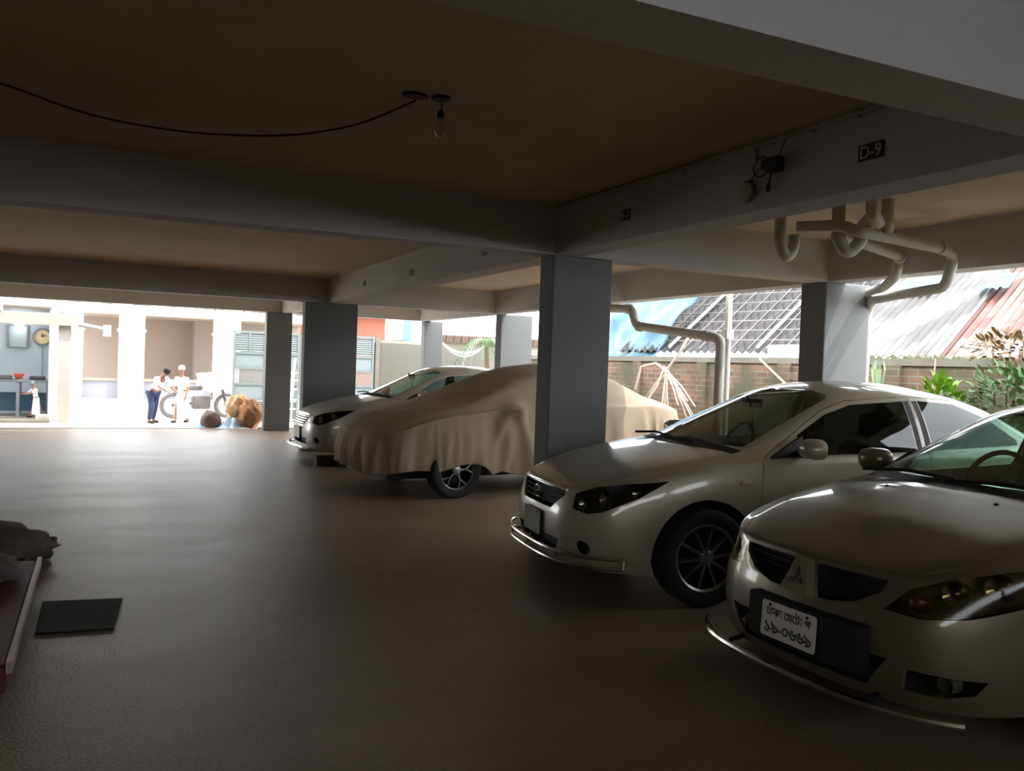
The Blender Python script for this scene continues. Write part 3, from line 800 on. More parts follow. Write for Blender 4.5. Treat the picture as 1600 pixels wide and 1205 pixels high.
def decor_lancer(car, M):
    S = LA
    for sd in (-1, 1):
        mb = MB()
        a = [(1.35, 0.787, 0.917), (1.59, 0.765, 0.930), (1.59, 0.738, 1.060), (1.37, 0.78, 0.94)]
        mb.add([(x, sd*y, z) for x, y, z in a]+[(x, sd*(y-0.02), z) for x, y, z in a], [(0, 1, 2, 3), (7, 6, 5, 4), (0, 1, 5, 4), (1, 2, 6, 5), (2, 3, 7, 6), (3, 0, 4, 7)])
        mb.build('window_corner_trim', M['black'], car)
    for sd in (-1, 1):
        h = lamp_inside(car, S, LA_LAMP, sd, [(0.255, -0.60, 0.655, 0.052, REFLECTOR), (0.40, -0.685, 0.685, 0.058, REFLECTOR)], M['lamp_grey'], depth=0.075)
        a = MB(); a.lathe([(0.038, -0.02), (0.036, 0.01), (0.024, 0.035), (0.001, 0.042)], 16, Matrix.Translation((0.155, sd*0.515, 0.605)) @ Matrix.Rotation(-PI/2-0.3*sd, 4, 'Y'))
        a.build('indicator_bulb', M['lamp_red'], h, smooth=True)
    g = MB(); g.box(0.13, 0.15, -0.43, 0.43, 0.52, 0.675); g.build('grille', DARK, car)
    rows = []
    for z, w in ((0.565, 0.27), (0.600, 0.35), (0.635, 0.385)):
        for sd in (-1, 1): rows.append(([(front_x(S, y, z)+0.045, y*sd, z) for y in np.linspace(0.09, w, 6)], 0.005))
    bars(car, 'grille_bar', DARK, rows)
    # pillar in the middle of the grille with the badge
    x1 = front_x(S, 0, 0.66)-0.002; x0 = front_x(S, 0, 0.53)-0.012; mb = MB()
    q = [(x1+0.01, 0.050, 0.682), (x1-0.016, 0.032, 0.675), (x1-0.016, -0.032, 0.675), (x1+0.01, -0.050, 0.682),
         (x0+0.03, 0.112, 0.528), (x0-0.014, 0.080, 0.534), (x0-0.014, -0.080, 0.534), (x0+0.03, -0.112, 0.528)]
    mb.add(q, [(0, 1, 5, 4), (1, 2, 6, 5), (2, 3, 7, 6), (0, 4, 7, 3), (4, 5, 6, 7), (3, 2, 1, 0)])
    mb.build('grille_pillar', M['paint'], car)
    e = diamonds(car, M['badge'], 0, 0, 0, 0.047); e.matrix_local = Matrix.Translation(((x0+x1)/2-0.019, 0, 0.597)) @ Matrix.Rotation(math.atan2(x1-x0, 0.14), 4, 'Y')
    # crease down the middle of the hood
    i = MB(); i.box(0.16, 0.19, -0.45, 0.45, 0.23, 0.36); i.build('intake_mesh', DARK, car)
    for sd in (-1, 1):
        f = MB(); f.box(0.30, 0.34, min(sd*0.47, sd*0.70), max(sd*0.47, sd*0.70), 0.23, 0.345); f.build('side_intake_backing', DARK, car)
        l = MB(); l.lathe([(0.036, 0), (0.036, 0.06), (0.001, 0.05)], 16, Matrix.Translation((0.21, sd*0.60, 0.300)) @ Matrix.Rotation(PI/2, 4, 'Y'), cap=False)
        l.build('fog_lamp', M['lamp_grey'], car, smooth=True)
    b = MB(); xb = front_x(S, 0, .44)
    b.rbox(xb-0.045, xb+0.03, -0.40, 0.24, 0.30, 0.49, 0.012, axis='x'); b.build('plate_holder', BLACK, car, smooth=True)
    plate(car, xb-0.046, -0.02, 0.392, 0.325, 0.158, PLATE_WHITE, [('ঢাকা েমেটা গ', 0.050, 0.034, INK), ('১৯-০৬৬৯', 0.074, -0.035, INK)], tilt=0.05)
    gm, ends = guard(car, S, (0.20,), (0.085,), 0.8, DULL_CHROME, 0.016, 0.20)
    gm.build('bumper_guard', CHROME, car, smooth=True)
    for y in (-0.4, 0.4): MB().tube([(front_x(S, y, .22)-0.08, y, 0.20), (front_x(S, y, .22)+0.05, y, 0.215)], 0.012, 6).build('guard_bracket', BLACK, car, smooth=True)
    wipers(car, 1.08, 0.968, BLACK)
    for y in (-0.30, 0.30): MB().lathe([(0.012, -0.005), (0.011, 0.008), (0.001, 0.012)], 10, Matrix.Translation((0.90, y, float(curve(S['zc'], .05)(0.90))-0.012))).build('washer_nozzle', BLACK, car, smooth=True)
    for sd in (-1, 1): door_mirror(car, M, 1.52, 0.995, 0.81, sd, M['paint'])

# ------------------------------------------------------------------ silver sedan at the back
def fa_parts(part, M):
    ax_parts(part, M)

def decor_far(car, M):
    S = AX
    for sd in (-1, 1):
        mb = MB(); a = [(1.34, 0.792, 0.932), (1.61, 0.770, 0.948), (1.61, 0.742, 1.088), (1.36, 0.786, 0.955)]
        mb.add([(x, sd*y, z) for x, y, z in a]+[(x, sd*(y-0.02), z) for x, y, z in a], [(0, 1, 2, 3), (7, 6, 5, 4), (0, 1, 5, 4), (1, 2, 6, 5), (2, 3, 7, 6), (3, 0, 4, 7)])
        mb.build('window_corner_trim', M['black'], car)
        lamp_inside(car, S, AX_LAMP, sd, [(0.20, -0.56, 0.635, 0.05, REFLECTOR), (0.36, -0.66, 0.69, 0.05, REFLECTOR)], M['lamp_dark'])
    g = MB(); g.box(0.12, 0.14, -0.42, 0.42, 0.54, 0.69); g.build('grille', BLACK, car)
    bars(car, 'grille_bar', CHROME, [([(front_x(S, y, z)+0.0, y, z) for y in np.linspace(-w, w, 9)], 0.011) for z, w in ((0.575, 0.28), (0.607, 0.32), (0.640, 0.36), (0.672, 0.39))])
    c = MB(); c.tube([(front_x(S, y, 0.69)-0.006, y, 0.697) for y in np.linspace(-0.41, 0.41, 13)], 0.013, 8); c.build('grille_chrome', CHROME, car, smooth=True)
    i = MB(); i.box(0.12, 0.15, -0.42, 0.42, 0.27, 0.39); i.build('intake_mesh', DARK, car)
    gm, ends = guard(car, S, (0.25,), (0.075,), 0.8, CHROME, 0.020, 0.34)
    gm.build('bumper_guard', CHROME, car, smooth=True)
    plate(car, front_x(S, 0, .45)-0.012, 0.0, 0.44, 0.34, 0.17, PLATE_WHITE, [])
    wipers(car, 1.05, 0.985, BLACK)
    for sd in (-1, 1): door_mirror(car, M, 1.56, 1.015, 0.81, sd, M['paint'])

# ------------------------------------------------------------------ car under a cloth cover
CV = dict(AX)
CV.update(L=4.38,
    ztop=[(0, .66), (.1, .70), (.4, .82), (.8, .90), (1.2, .96), (1.6, 1.0), (3.0, 1.03), (3.8, 1.03), (4.38, .95)],
    zc=[(0, .68), (.12, .80), (.5, .93), (.97, 1.04), (1.93, 1.44), (2.2, 1.505), (2.6, 1.53), (3.0, 1.50), (3.4, 1.38), (3.9, 1.14), (4.3, 1.07), (4.38, .96)],
    zr=[(0, .68), (.2, .80), (.5, .90), (1.0, 1.0), (2.0, 1.38), (2.3, 1.42), (2.6, 1.43), (3.05, 1.39), (3.4, 1.27), (3.75, 1.10), (4.1, 1.05), (4.38, .96)],
    sm_zc=0.2, sm_zr=0.2, sm_ztop=0.15,
    nose=[(.18, -.02), (.3, -.01), (.45, 0), (.62, .03), (.70, .06), (.8, .12)],
    wid=[(0, 1.0), (.3, 1.0), (.6, 1.0), (.8, .99), (1, .97)])

def covered_car(car, mcloth):
    G = car_surface(CV); nu, nv, _ = G.shape; NS = 20
    G = G[:, :, :]
    out = []
    for side in (1, -1):
        A = G.copy(); A[:, :, 1] *= 1.045*side
        A[:, :, 0] = (A[:, :, 0]-2.19)*1.03+2.19
        for i in range(nu):
            for k in range(nv):
                x, y, z = A[i, k]
                hem = 0.285 + 0.05*fbm(x*1.3, side*3.1) + 0.02*math.sin(x*7+side)
                # hem pulled up over the front wheel, with a hanging corner behind it
                hem += 0.10*math.exp(-((x-0.95)/0.26)**2) - 0.07*math.exp(-((x-1.32)/0.07)**2) if side < 0 else 0
                if x > 1.3: hem -= 0.02
                if k < NS:
                    v = k/(NS-1); z = hem+(z_top_at(A, i, NS)-hem)*v
                    fold = (1-v)**0.7
                    a = i*0.105
                    am = 0.35+0.65*max(0, min(1, fbm(a*0.6+3*side, 8.0)*2+0.5)); am *= 0.45 if x < 1.2 and side < 0 else 1
                    u = am*(0.05*math.sin(a*4.3+4*fbm(a*0.9, 1.7*side)+1.5*z)+0.025*math.sin(a*10+5*fbm(a*1.3, 5, z)+2*z))
                    u += 0.07*fbm(a*1.6+7*side, z*1.1, 2.0)+0.02*fbm(a*5, z*3, 6)
                    n = norm_at(A, i, nu)
                    x += n[0]*u*fold; y += n[1]*u*fold
                    # gathered in below the bumper and sills
                    x -= n[0]*0.05*(1-v)**3; y -= n[1]*0.05*(1-v)**3
                    # mirror bulge and the hollow under it
                    b = math.exp(-((x-1.58)/0.13)**2-((z-1.0)/0.09)**2)
                    y += side*0.15*b
                    t = math.exp(-((x-1.62-(1.0-z)*0.35)/0.055)**2)*max(0, min(1, (1.0-z)/0.1))*max(0, (z-0.25)/0.75)
                    t += math.exp(-((x-1.50+(1.0-z)*0.45)/0.06)**2)*max(0, min(1, (1.0-z)/0.1))*max(0, (z-0.25)/0.75)
                    y += side*0.055*t
                else:
                    w = 0.006*fbm(x*5, y*5, 1)+0.012*fbm(x*1.7, y*1.7, 4)
                    z += w; x += 0.006*fbm(x*6, y*4, 9)
                    b = math.exp(-((x-1.58)/0.14)**2-((z-1.02)/0.08)**2)*max(0, min(1, (abs(y)-0.72)/0.1))
                    y += side*0.15*b
                    # wrinkles running down the screens
                    z += 0.010*math.sin(y*26+x*3)*max(0, min(1, (x-2.9)/0.4))
                    if k == nv-1: y = 0
                A[i, k] = (x, y, z)
        if True:
            A[0, :, 1] = 0; A[-1, :, 1] = 0
        out.append(A)
    mb = MB()
    mid = (out[0][:, -1]+out[1][:, -1])/2; e0 = (out[0][0]+out[1][0])/2; e1 = (out[0][-1]+out[1][-1])/2
    for A in out: A[:, -1] = mid; A[0] = e0; A[-1] = e1
    mb.grid([[tuple(p) for p in row] for row in out[0]]); mb.grid([[tuple(p) for p in row] for row in out[1]], flip=True)
    me = bpy.data.meshes.new('car_cover'); me.from_pydata(mb.v, [], mb.f); me.materials.append(mcloth)
    o = bpy.data.objects.new('car_cover', me); COL.objects.link(o); finish(o, True, 80, merge=0.0008)
    md = o.modifiers.new('s', 'SOLIDIFY'); md.thickness = 0.004; md.offset = -1
    md = o.modifiers.new('b', 'SUBSURF'); md.levels = 1; md.render_levels = 1
    o.parent = car
    return o

def z_top_at(A, i, NS): return float(A[i, NS, 2])
def norm_at(A, i, nu):
    a = A[max(0, i-1), 8]; b = A[min(nu-1, i+1), 8]; t = np.array([b[0]-a[0], b[1]-a[1]]); l = np.linalg.norm(t)
    if l < 1e-9: return (-1.0, 0.0)
    t = t/l; n = np.array([t[1], -t[0]])
    c = A[i, 8]
    if n.dot(np.array([c[0]-2.2, c[1]])) < 0: n = -n
    return n
# ------------------------------------------------------------------ building: floor, ceiling, beams, columns, walls
HB, HC = 2.40, 2.79
M_CEIL = mat('painted_soffit', srgb(208, 193, 172), rough=0.95, noise=0.16, scale=1.2, bump=0.15, bscale=18)
M_BEAM = mat('painted_beam', srgb(196, 194, 194), rough=0.9, noise=0.08, scale=1.5, bump=0.1, bscale=25)
M_COL = mat('grey_column_paint', srgb(110, 112, 111), rough=0.75, noise=0.10, scale=2.0, bump=0.08, bscale=30)
M_WALL = mat('plaster_wall', srgb(150, 144, 134), rough=0.95, noise=0.1, scale=1.0)

def floor_mat():
    m = bpy.data.materials.new('dusty_concrete_floor'); m.use_nodes = True
    nt = m.node_tree; bs = nt.nodes['Principled BSDF']
    tc = nt.nodes.new('ShaderNodeTexCoord')
    mp = nt.nodes.new('ShaderNodeMapping'); mp.inputs['Scale'].default_value = (0.5, 1.6, 1)
    nt.links.new(tc.outputs['Object'], mp.inputs['Vector'])
    n = nt.nodes.new('ShaderNodeTexNoise'); n.inputs['Scale'].default_value = 1.1; n.inputs['Detail'].default_value = 9; n.inputs['Roughness'].default_value = 0.7
    nt.links.new(mp.outputs[0], n.inputs['Vector'])
    rp = nt.nodes.new('ShaderNodeValToRGB')
    rp.color_ramp.elements[0].position = 0.3; rp.color_ramp.elements[0].color = srgb(108, 89, 73)
    rp.color_ramp.elements[1].position = 0.75; rp.color_ramp.elements[1].color = srgb(140, 122, 105)
    nt.links.new(n.outputs['Fac'], rp.inputs['Fac'])
    n2 = nt.nodes.new('ShaderNodeTexNoise'); n2.inputs['Scale'].default_value = 60; n2.inputs['Detail'].default_value = 4
    nt.links.new(tc.outputs['Object'], n2.inputs['Vector'])
    mx = nt.nodes.new('ShaderNodeMixRGB'); mx.blend_type = 'OVERLAY'; mx.inputs['Fac'].default_value = 0.5
    nt.links.new(rp.outputs['Color'], mx.inputs[1]); nt.links.new(n2.outputs['Fac'], mx.inputs[2])
    nt.links.new(mx.outputs[0], bs.inputs['Base Color'])
    r2 = nt.nodes.new('ShaderNodeMapRange'); r2.inputs[3].default_value = 0.34; r2.inputs[4].default_value = 0.55
    nt.links.new(n.outputs['Fac'], r2.inputs[0]); nt.links.new(r2.outputs[0], bs.inputs['Roughness'])
    b = nt.nodes.new('ShaderNodeBump'); b.inputs['Strength'].default_value = 0.25; b.inputs['Distance'].default_value = 0.01
    nt.links.new(n2.outputs['Fac'], b.inputs['Height']); nt.links.new(b.outputs[0], bs.inputs['Normal'])
    return m

XL, XR, YB, YF = -6.0, 6.53, -5.0, 18.15
def sbox(name, m, b, label=None, parent=None):
    o = MB().box(*b).build(name, m, parent)
    o['kind'] = 'structure'
    if label: o['label'] = label
    return o

sbox('floor', floor_mat(), (XL, 6.95, YB, 18.4, -0.2, 0.0))
sbox('ceiling', M_CEIL, (XL, XR, YB, YF, HC, HC+0.2))
def beam(b, label): return sbox('concrete_beam', M_BEAM, b, label)
rows = {'row0': (1.84, 2.11), 'row1': (6.2, 6.45), 'row2': (13.95, 14.2), 'row3': (17.9, 18.15)}
beam((XL, XR, *rows['row0'], HB, HC), 'concrete cross beam overhead at the top right corner')
beam((XL, XR, *rows['row1'], HB, HC), 'long painted cross beam meeting the middle column')
beam((XL, XR, *rows['row2'], HB, HC), 'cross beam over the second grey column')
beam((XL, XR, *rows['row3'], HB, HC), 'outer cross beam above the sunlit opening')
segs = [(YB, 1.84), (2.11, 6.2), (6.45, 13.95), (14.2, 17.9)]
for i, (a, b) in enumerate(segs):
    beam((3.31, 3.56, a, b, HB, HC), ['beam behind the camera along the parking bays', 'beam carrying the small black bay number signs', 'beam running from middle column to second column', 'far beam over the outer bay'][i])
    beam((6.28, 6.53, a, b, HB, HC), ['outer beam behind the camera', 'outer beam behind the white pipes', 'outer beam above the roofs and the white pole', 'far outer beam near the palm'][i])

def column(x0, x1, y0, y1, label):
    o = sbox('concrete_column', M_COL, (x0, x1, y0, y1, 0.0, HB), label)
    md = o.modifiers.new('bevel', 'BEVEL'); md.width = 0.012; md.segments = 2
    return o
column(3.31, 3.87, 6.22, 6.46, 'dark grey column in the middle, behind the pearl white sedan')
column(2.96, 3.82, 13.97, 14.2, 'wide dark grey column behind the silver sedan')
column(3.02, 3.53, 17.86, 18.12, 'narrow grey column beside the orange sack at the opening')
column(6.28, 6.86, 6.22, 6.55, 'light grey column under the white drain pipes')
column(6.44, 7.06, 14.0, 14.25, 'pale grey column beside the palm leaves')
column(6.40, 6.82, 17.9, 18.15, 'slim far column between the gate and the palm')
sbox('wall_back_light_block', M_WALL, (XL, 6.53, YB-0.2, YB, -0.1, 2.22))  # out of view; added, its height set to limit light from behind
sbox('ground_back', mat('rear_yard', srgb(150, 140, 126), rough=1.0), (XL-6, 9.2, YB-3.0, YB, -0.3, -0.03))
column(-5.9, -5.4, YB+0.02, YB+0.3, 'rear column at the left behind the camera'); column(3.31, 3.8, YB+0.02, YB+0.3, 'rear column behind the camera')
sbox('wall_left_light_block', M_WALL, (XL-0.2, XL, YB, 18.15, 0.0, HC+0.2))  # unseen side wall, added to keep the near interior darker
sbox('wall_right', M_WALL, (6.53, 6.68, YB, 1.2, 0.0, HC+0.2))
sbox('trim_sill', mat('concrete_sill', srgb(205, 200, 190), rough=0.9, noise=0.1, scale=4), (XL, 2.6, 18.4, 19.15, -0.2, 0.012))

# ------------------------------------------------------------------ bay number signs
M_SIGN = mat('sign_black', srgb(22, 24, 22), rough=0.5)
M_SIGNW = mat('sign_letters', srgb(190, 188, 176), rough=0.6)
def bay_sign(y, z, w, h, txt, size, label, x=3.31):
    mb = MB(); mb.rbox(-w/2, w/2, -h/2, h/2, 0.0, 0.006, 0.006)
    s = mb.build('bay_sign', M_SIGN); s.matrix_world = Matrix.Translation((x-0.001, y, z)) @ Matrix.Rotation(-PI/2, 4, 'Z') @ Matrix.Rotation(PI/2, 4, 'X')
    tag(s, label, 'sign', 'bay number signs on the beam')
    if txt: bengali(txt, size, M_SIGNW, s, (0, -0.003, 0.0062))
    return s
bay_sign(3.03, 2.57, 0.150, 0.078, 'D-9', 0.084, 'small black sign reading D-9 high on the beam')
bay_sign(5.17, 2.57, 0.120, 0.078, 'B-1', 0.080, 'small black sign reading B-1 near the middle column')
bay_sign(7.64, 2.57, 0.12, 0.07, '', 0.07, 'small dark sign on the beam right behind the long cross beam')
bay_sign(9.8, 2.55, 0.13, 0.08, '', 0.07, 'small dark sign midway along the far beam')
bay_sign(11.8, 2.56, 0.13, 0.08, '', 0.07, 'small dark sign at the far end of the beam')

# ------------------------------------------------------------------ bulb, cable, beam fittings
M_CABLE = mat('cable', srgb(42, 34, 28), rough=0.7)
M_PVC = mat('conduit', srgb(168, 160, 148), rough=0.6)
M_PIPE = mat('pvc_pipe', srgb(196, 193, 182), rough=0.5, noise=0.22, scale=5)
M_BULB = glass_mat('bulb_glass', (0.93, 0.93, 0.93, 1))
M_BAKE = mat('bakelite', srgb(26, 20, 16), rough=0.5)
mb = MB(); mb.tube(round_path([(-4.2, 3.6, 2.775), (-1.6, 4.3, 2.74), (-0.75, 4.6, 2.73), (-0.45, 4.72, 2.72), (-0.05, 5.02, 2.69), (0.43, 5.05, 2.685), (0.91, 4.83, 2.69), (1.2, 4.46, 2.71), (1.38, 4.10, 2.775)], 0.3, 6), 0.006, 6)
tag(mb.build('ceiling_cable', M_CABLE, smooth=True), 'dark sagging cable strung under the ceiling to the bulb', 'cable')
b = empty('light_bulb', (1.485, 4.03, HC), label='bare clear bulb hanging from a black holder on the ceiling', cat='light bulb')
mb = MB(); mb.lathe([(0.001, 0), (0.045, 0), (0.045, -0.015), (0.018, -0.022), (0.001, -0.022)], 20); mb.build('ceiling_rose', M_BAKE, b, smooth=True)
mb = MB(); mb.tube([(0, 0, -0.02), (0.006, 0, -0.05), (0.0, 0, -0.075)], 0.004, 6); mb.build('flex', M_CABLE, b, smooth=True)
mb = MB(); mb.lathe([(0.001, -0.065), (0.012, -0.068), (0.018, -0.08), (0.018, -0.105), (0.015, -0.108), (0.001, -0.108)], 16); mb.build('lamp_holder', M_BAKE, b, smooth=True)
mb = MB(); mb.lathe([(0.013, -0.104), (0.014, -0.115), (0.022, -0.135), (0.030, -0.155), (0.030, -0.172), (0.020, -0.192), (0.001, -0.199)], 24, cap=False); mb.build('glass_bulb', M_BULB, b, smooth=True, ang=80)
mb = MB(); mb.tube([(0.004, 0, -0.11), (0.006, 0, -0.15), (-0.006, 0, -0.15), (-0.004, 0, -0.11)], 0.0012, 5); mb.build('filament_stem', CHROME, b)
mb = MB(); mb.lathe([(0.001, 0.0), (0.05, 0.0), (0.05, -0.012), (0.001, -0.012)], 20, Matrix.Translation((1.36, 4.06, HC)) @ Matrix.Diagonal((1.3, 0.8, 1, 1)))
tag(mb.build('ceiling_cover', M_BAKE, smooth=True), 'dark round blanking cover on the ceiling beside the bulb', 'electrical cover')

g = empty('beam_camera', (3.31, 3.66, 2.63), label='black box with dangling plug fixed to the beam', cat='electrical device')
mb = MB(); mb.rbox(-0.06, 0.0, -0.05, 0.05, -0.045, 0.035, 0.012, axis='x'); mb.build('case', M_BAKE, g, smooth=True)
mb = MB(); mb.rbox(-0.055, -0.01, 0.05, 0.085, -0.02, 0.03, 0.01, axis='x'); mb.build('bracket', BLACK, g, smooth=True)
mb = MB(); mb.tube(round_path([(-0.03, 0.02, -0.04), (-0.03, 0.035, -0.09), (-0.02, 0.05, -0.13)], 0.02), 0.005, 6); mb.tube([(-0.02, 0.05, -0.10), (-0.02, 0.055, -0.14)], 0.011, 8); mb.build('dangling_plug', BLACK, g, smooth=True)
mb = MB(); mb.tube(round_path([(-0.03, -0.02, 0.03), (-0.02, -0.05, 0.09), (-0.005, -0.06, 0.15)], 0.03), 0.004, 6); mb.build('lead', M_CABLE, g, smooth=True)
g = empty('junction_box', (3.31, 3.885, 2.515), label='round beige junction box low on the beam with a looping wire', cat='junction box')
mb = MB(); mb.lathe([(0.001, 0.0), (0.056, 0.0), (0.060, 0.02), (0.054, 0.035), (0.001, 0.038)], 24, Matrix.Rotation(-PI/2, 4, 'Y')); mb.build('box', M_PVC, g, smooth=True)
mb = MB(); mb.tube([(-0.02, 0.0+0.063*math.cos(a), 0.063*math.sin(a)) for a in [PI*(-0.1+1.1*k/12) for k in range(13)]], 0.004, 6); mb.tube(round_path([(-0.012, -0.01, 0.045), (-0.01, -0.05, 0.10), (-0.01, -0.12, 0.13)], 0.04), 0.003, 6); mb.build('wire', M_CABLE, g, smooth=True)
mb = MB(); mb.tube([(3.30, 3.79+0.062*math.cos(2*PI*k/20), 2.64+0.055*math.sin(2*PI*k/20)) for k in range(20)], 0.004, 6, close=True)
tag(mb.build('wire_coil', M_CABLE, smooth=True), 'small coil of dark wire beside the black box', 'wire')
mb = MB(); mb.tube([(3.295, 2.85, 2.765), (3.295, 3.9, 2.765), (3.295, 6.15, 2.77)], 0.011, 8)
for y in (3.1, 3.4, 3.7, 4.5, 5.3): mb.tube([(3.30, y, 2.745), (3.30, y, 2.785)], 0.014, 6)
tag(mb.build('conduit_pipe', M_PVC, smooth=True), 'thin conduit clipped along the top edge of the beam', 'conduit')
g = MB(); g.tube([(3.297, 3.83, 2.755), (3.297, 3.83, 2.66)], 0.010, 8)
tag(g.build('conduit_drop', M_PVC, smooth=True), 'short conduit drop above the wire coil on the beam', 'conduit')

# ------------------------------------------------------------------ drain pipes by the right column
def pipe(name, pts, r, label, joints=(), bend=0.09, group=None):
    mb = MB(); mb.tube(round_path(pts, bend, 6), r, 16)
    o = mb.build(name, M_PIPE, smooth=True, ang=60); tag(o, label, 'pipe', group)
    for i, (a, b_) in enumerate(joints):
        j = MB(); j.tube([a, b_], r*1.18, 16); j.build('pipe_socket', M_PIPE, o, smooth=True)
    return o
PG = 'drain pipes under the ceiling'
pipe('drain_pipe', [(4.70, 4.97, 2.60), (4.88, 4.72, 2.60), (4.95, 4.62, 2.55), (5.9, 4.66, 2.515), (6.13, 4.74, 2.50), (6.13, 4.80, 2.24), (6.42, 5.5, 2.24), (6.80, 6.13, 2.25), (6.93, 6.30, 2.18), (6.93, 6.33, 0.02)], 0.042,
     'long white drain pipe looping down beside the right column', [((5.86, 4.655, 2.517), (5.96, 4.665, 2.513)), ((6.13, 4.755, 2.45), (6.13, 4.77, 2.38))], group=PG)
pipe('drain_pipe', [(5.05, 4.93, 2.57), (5.35, 4.99, 2.555), (6.02, 5.17, 2.52), (6.10, 5.24, 2.50), (6.10, 5.27, 2.36), (6.4, 5.66, 2.31), (6.76, 6.15, 2.33), (6.90, 6.22, 2.25)], 0.042,
     'shorter white drain pipe turning down between the ceiling traps and the column', [((6.02, 5.17, 2.52), (6.07, 5.2, 2.51))], group=PG)
pipe('trap_pipe', [(4.80, 5.26, HC), (4.80, 5.26, 2.50), (4.87, 5.25, 2.40), (4.94, 5.25, 2.50), (4.94, 5.25, 2.60)], 0.045, 'white U shaped trap hanging nearest the beam, left of the pipes', bend=0.07, group=PG)
pipe('trap_pipe', [(4.98, 4.84, HC), (4.98, 4.84, 2.52), (5.06, 4.81, 2.41), (5.15, 4.77, 2.52), (5.15, 4.77, 2.62), (5.03, 4.60, 2.64)], 0.048, 'white U shaped trap in the middle of the pipe cluster', bend=0.08, group=PG)
pipe('elbow_pipe', [(4.86, 4.42, HC), (4.86, 4.42, 2.64), (5.02, 4.50, 2.60)], 0.045, 'short white elbow dropping from the ceiling behind the traps', bend=0.07, group=PG)
pipe('elbow_pipe', [(5.16, 4.55, HC), (5.16, 4.55, 2.66), (5.22, 4.60, 2.58)], 0.045, 'small white elbow dropping from the ceiling at the right of the traps', bend=0.07, group=PG)
mb = MB(); mb.lathe([(0.001, 0), (0.16, 0), (0.15, -0.012), (0.001, -0.012)], 24, Matrix.Translation((4.75, 4.95, HC)) @ Matrix.Rotation(0.9, 4, 'Z') @ Matrix.Diagonal((2.0, 0.7, 1, 1)))
tag(mb.build('soffit_patch', mat('dark_patch', srgb(52, 44, 36), rough=0.9)), 'dark rough patch on the soffit above the white pipes', 'ceiling patch')

pipe('waste_pipe', [(6.12, 10.25, 2.66), (6.12, 9.98, 2.64), (6.12, 9.93, 2.30), (6.13, 9.35, 2.27), (6.14, 9.25, 2.05), (6.16, 7.75, 1.89), (6.17, 7.62, 1.85), (6.17, 7.62, 0.0)], 0.055,
     'white waste pipe stepping down from the beam to a downpipe', [((6.12, 9.93, 2.42), (6.12, 9.93, 2.34)), ((6.13, 9.40, 2.272), (6.13, 9.47, 2.274)), ((6.14, 9.12, 2.033), (6.14, 9.2, 2.04)), ((6.16, 7.8, 1.895), (6.16, 7.9, 1.905))])
pipe('waste_branch', [(6.12, 10.9, 2.30), (6.12, 9.98, 2.29)], 0.05, 'level branch joining the stepped waste pipe behind the middle column')
mb = MB(); mb.box(6.70, 6.755, 8.15, 8.205, 0.0, 2.9); mb.box(6.68, 6.775, 8.13, 8.225, 1.90, 2.0)
tag(mb.build('steel_post', mat('white_post_paint', srgb(236, 234, 222), rough=0.5)), 'thin white steel post rising beside the downpipe to the beam', 'post')
mb = MB(); mb.tube([(6.26, 7.62, 0.0), (6.26, 7.62, 1.86)], 0.030, 12)
tag(mb.build('side_pipe', M_PIPE, smooth=True), 'slim upright pipe between the downpipe and the white post', 'pipe')
# ------------------------------------------------------------------ outside, right: wall, roofs, tarp, plants
def brick_mat():
    m = bpy.data.materials.new('old_brick'); m.use_nodes = True
    nt = m.node_tree; bs = nt.nodes['Principled BSDF']; P(bs, 'Roughness', 0.95)
    tc = nt.nodes.new('ShaderNodeTexCoord'); mp = nt.nodes.new('ShaderNodeMapping')
    mp.inputs['Rotation'].default_value = (PI/2, 0, PI/2)
    sp = nt.nodes.new('ShaderNodeSeparateXYZ'); cb = nt.nodes.new('ShaderNodeCombineXYZ')
    nt.links.new(tc.outputs['Object'], sp.inputs[0]); nt.links.new(sp.outputs[1], cb.inputs[0]); nt.links.new(sp.outputs[2], cb.inputs[1])
    br = nt.nodes.new('ShaderNodeTexBrick'); br.inputs['Scale'].default_value = 1.0
    br.inputs['Brick Width'].default_value = 0.25; br.inputs['Row Height'].default_value = 0.085; br.inputs['Mortar Size'].default_value = 0.008
    br.inputs['Color1'].default_value = srgb(150, 112, 90); br.inputs['Color2'].default_value = srgb(112, 92, 76); br.inputs['Mortar'].default_value = srgb(150, 142, 128)
    nt.links.new(cb.outputs[0], br.inputs['Vector'])
    n = nt.nodes.new('ShaderNodeTexNoise'); n.inputs['Scale'].default_value = 1.3; n.inputs['Detail'].default_value = 8
    nt.links.new(tc.outputs['Object'], n.inputs['Vector'])
    rp = nt.nodes.new('ShaderNodeValToRGB'); rp.color_ramp.elements[0].position = 0.42; rp.color_ramp.elements[1].position = 0.62
    rp.color_ramp.elements[0].color = (0, 0, 0, 1); rp.color_ramp.elements[1].color = (1, 1, 1, 1)
    nt.links.new(n.outputs['Fac'], rp.inputs[0])
    mx = nt.nodes.new('ShaderNodeMixRGB'); nt.links.new(rp.outputs[0], mx.inputs[0])
    nt.links.new(br.outputs['Color'], mx.inputs[1]); mx.inputs[2].default_value = srgb(96, 94, 74)
    nt.links.new(mx.outputs[0], bs.inputs['Base Color'])
    b = nt.nodes.new('ShaderNodeBump'); b.inputs['Strength'].default_value = 0.6; b.inputs['Distance'].default_value = 0.01
    nt.links.new(br.outputs['Fac'], b.inputs['Height']); b.invert = True; nt.links.new(b.outputs[0], bs.inputs['Normal'])
    return m
M_PLASTER = mat('weathered_plaster', srgb(138, 133, 120), rough=0.95, noise=0.3, scale=3)
M_EARTH = mat('earth_strip', srgb(120, 106, 88), rough=1.0, noise=0.3, scale=3)
sbox('ground_strip', M_EARTH, (6.95, 9.0, YB, 19.5, -0.3, -0.03))
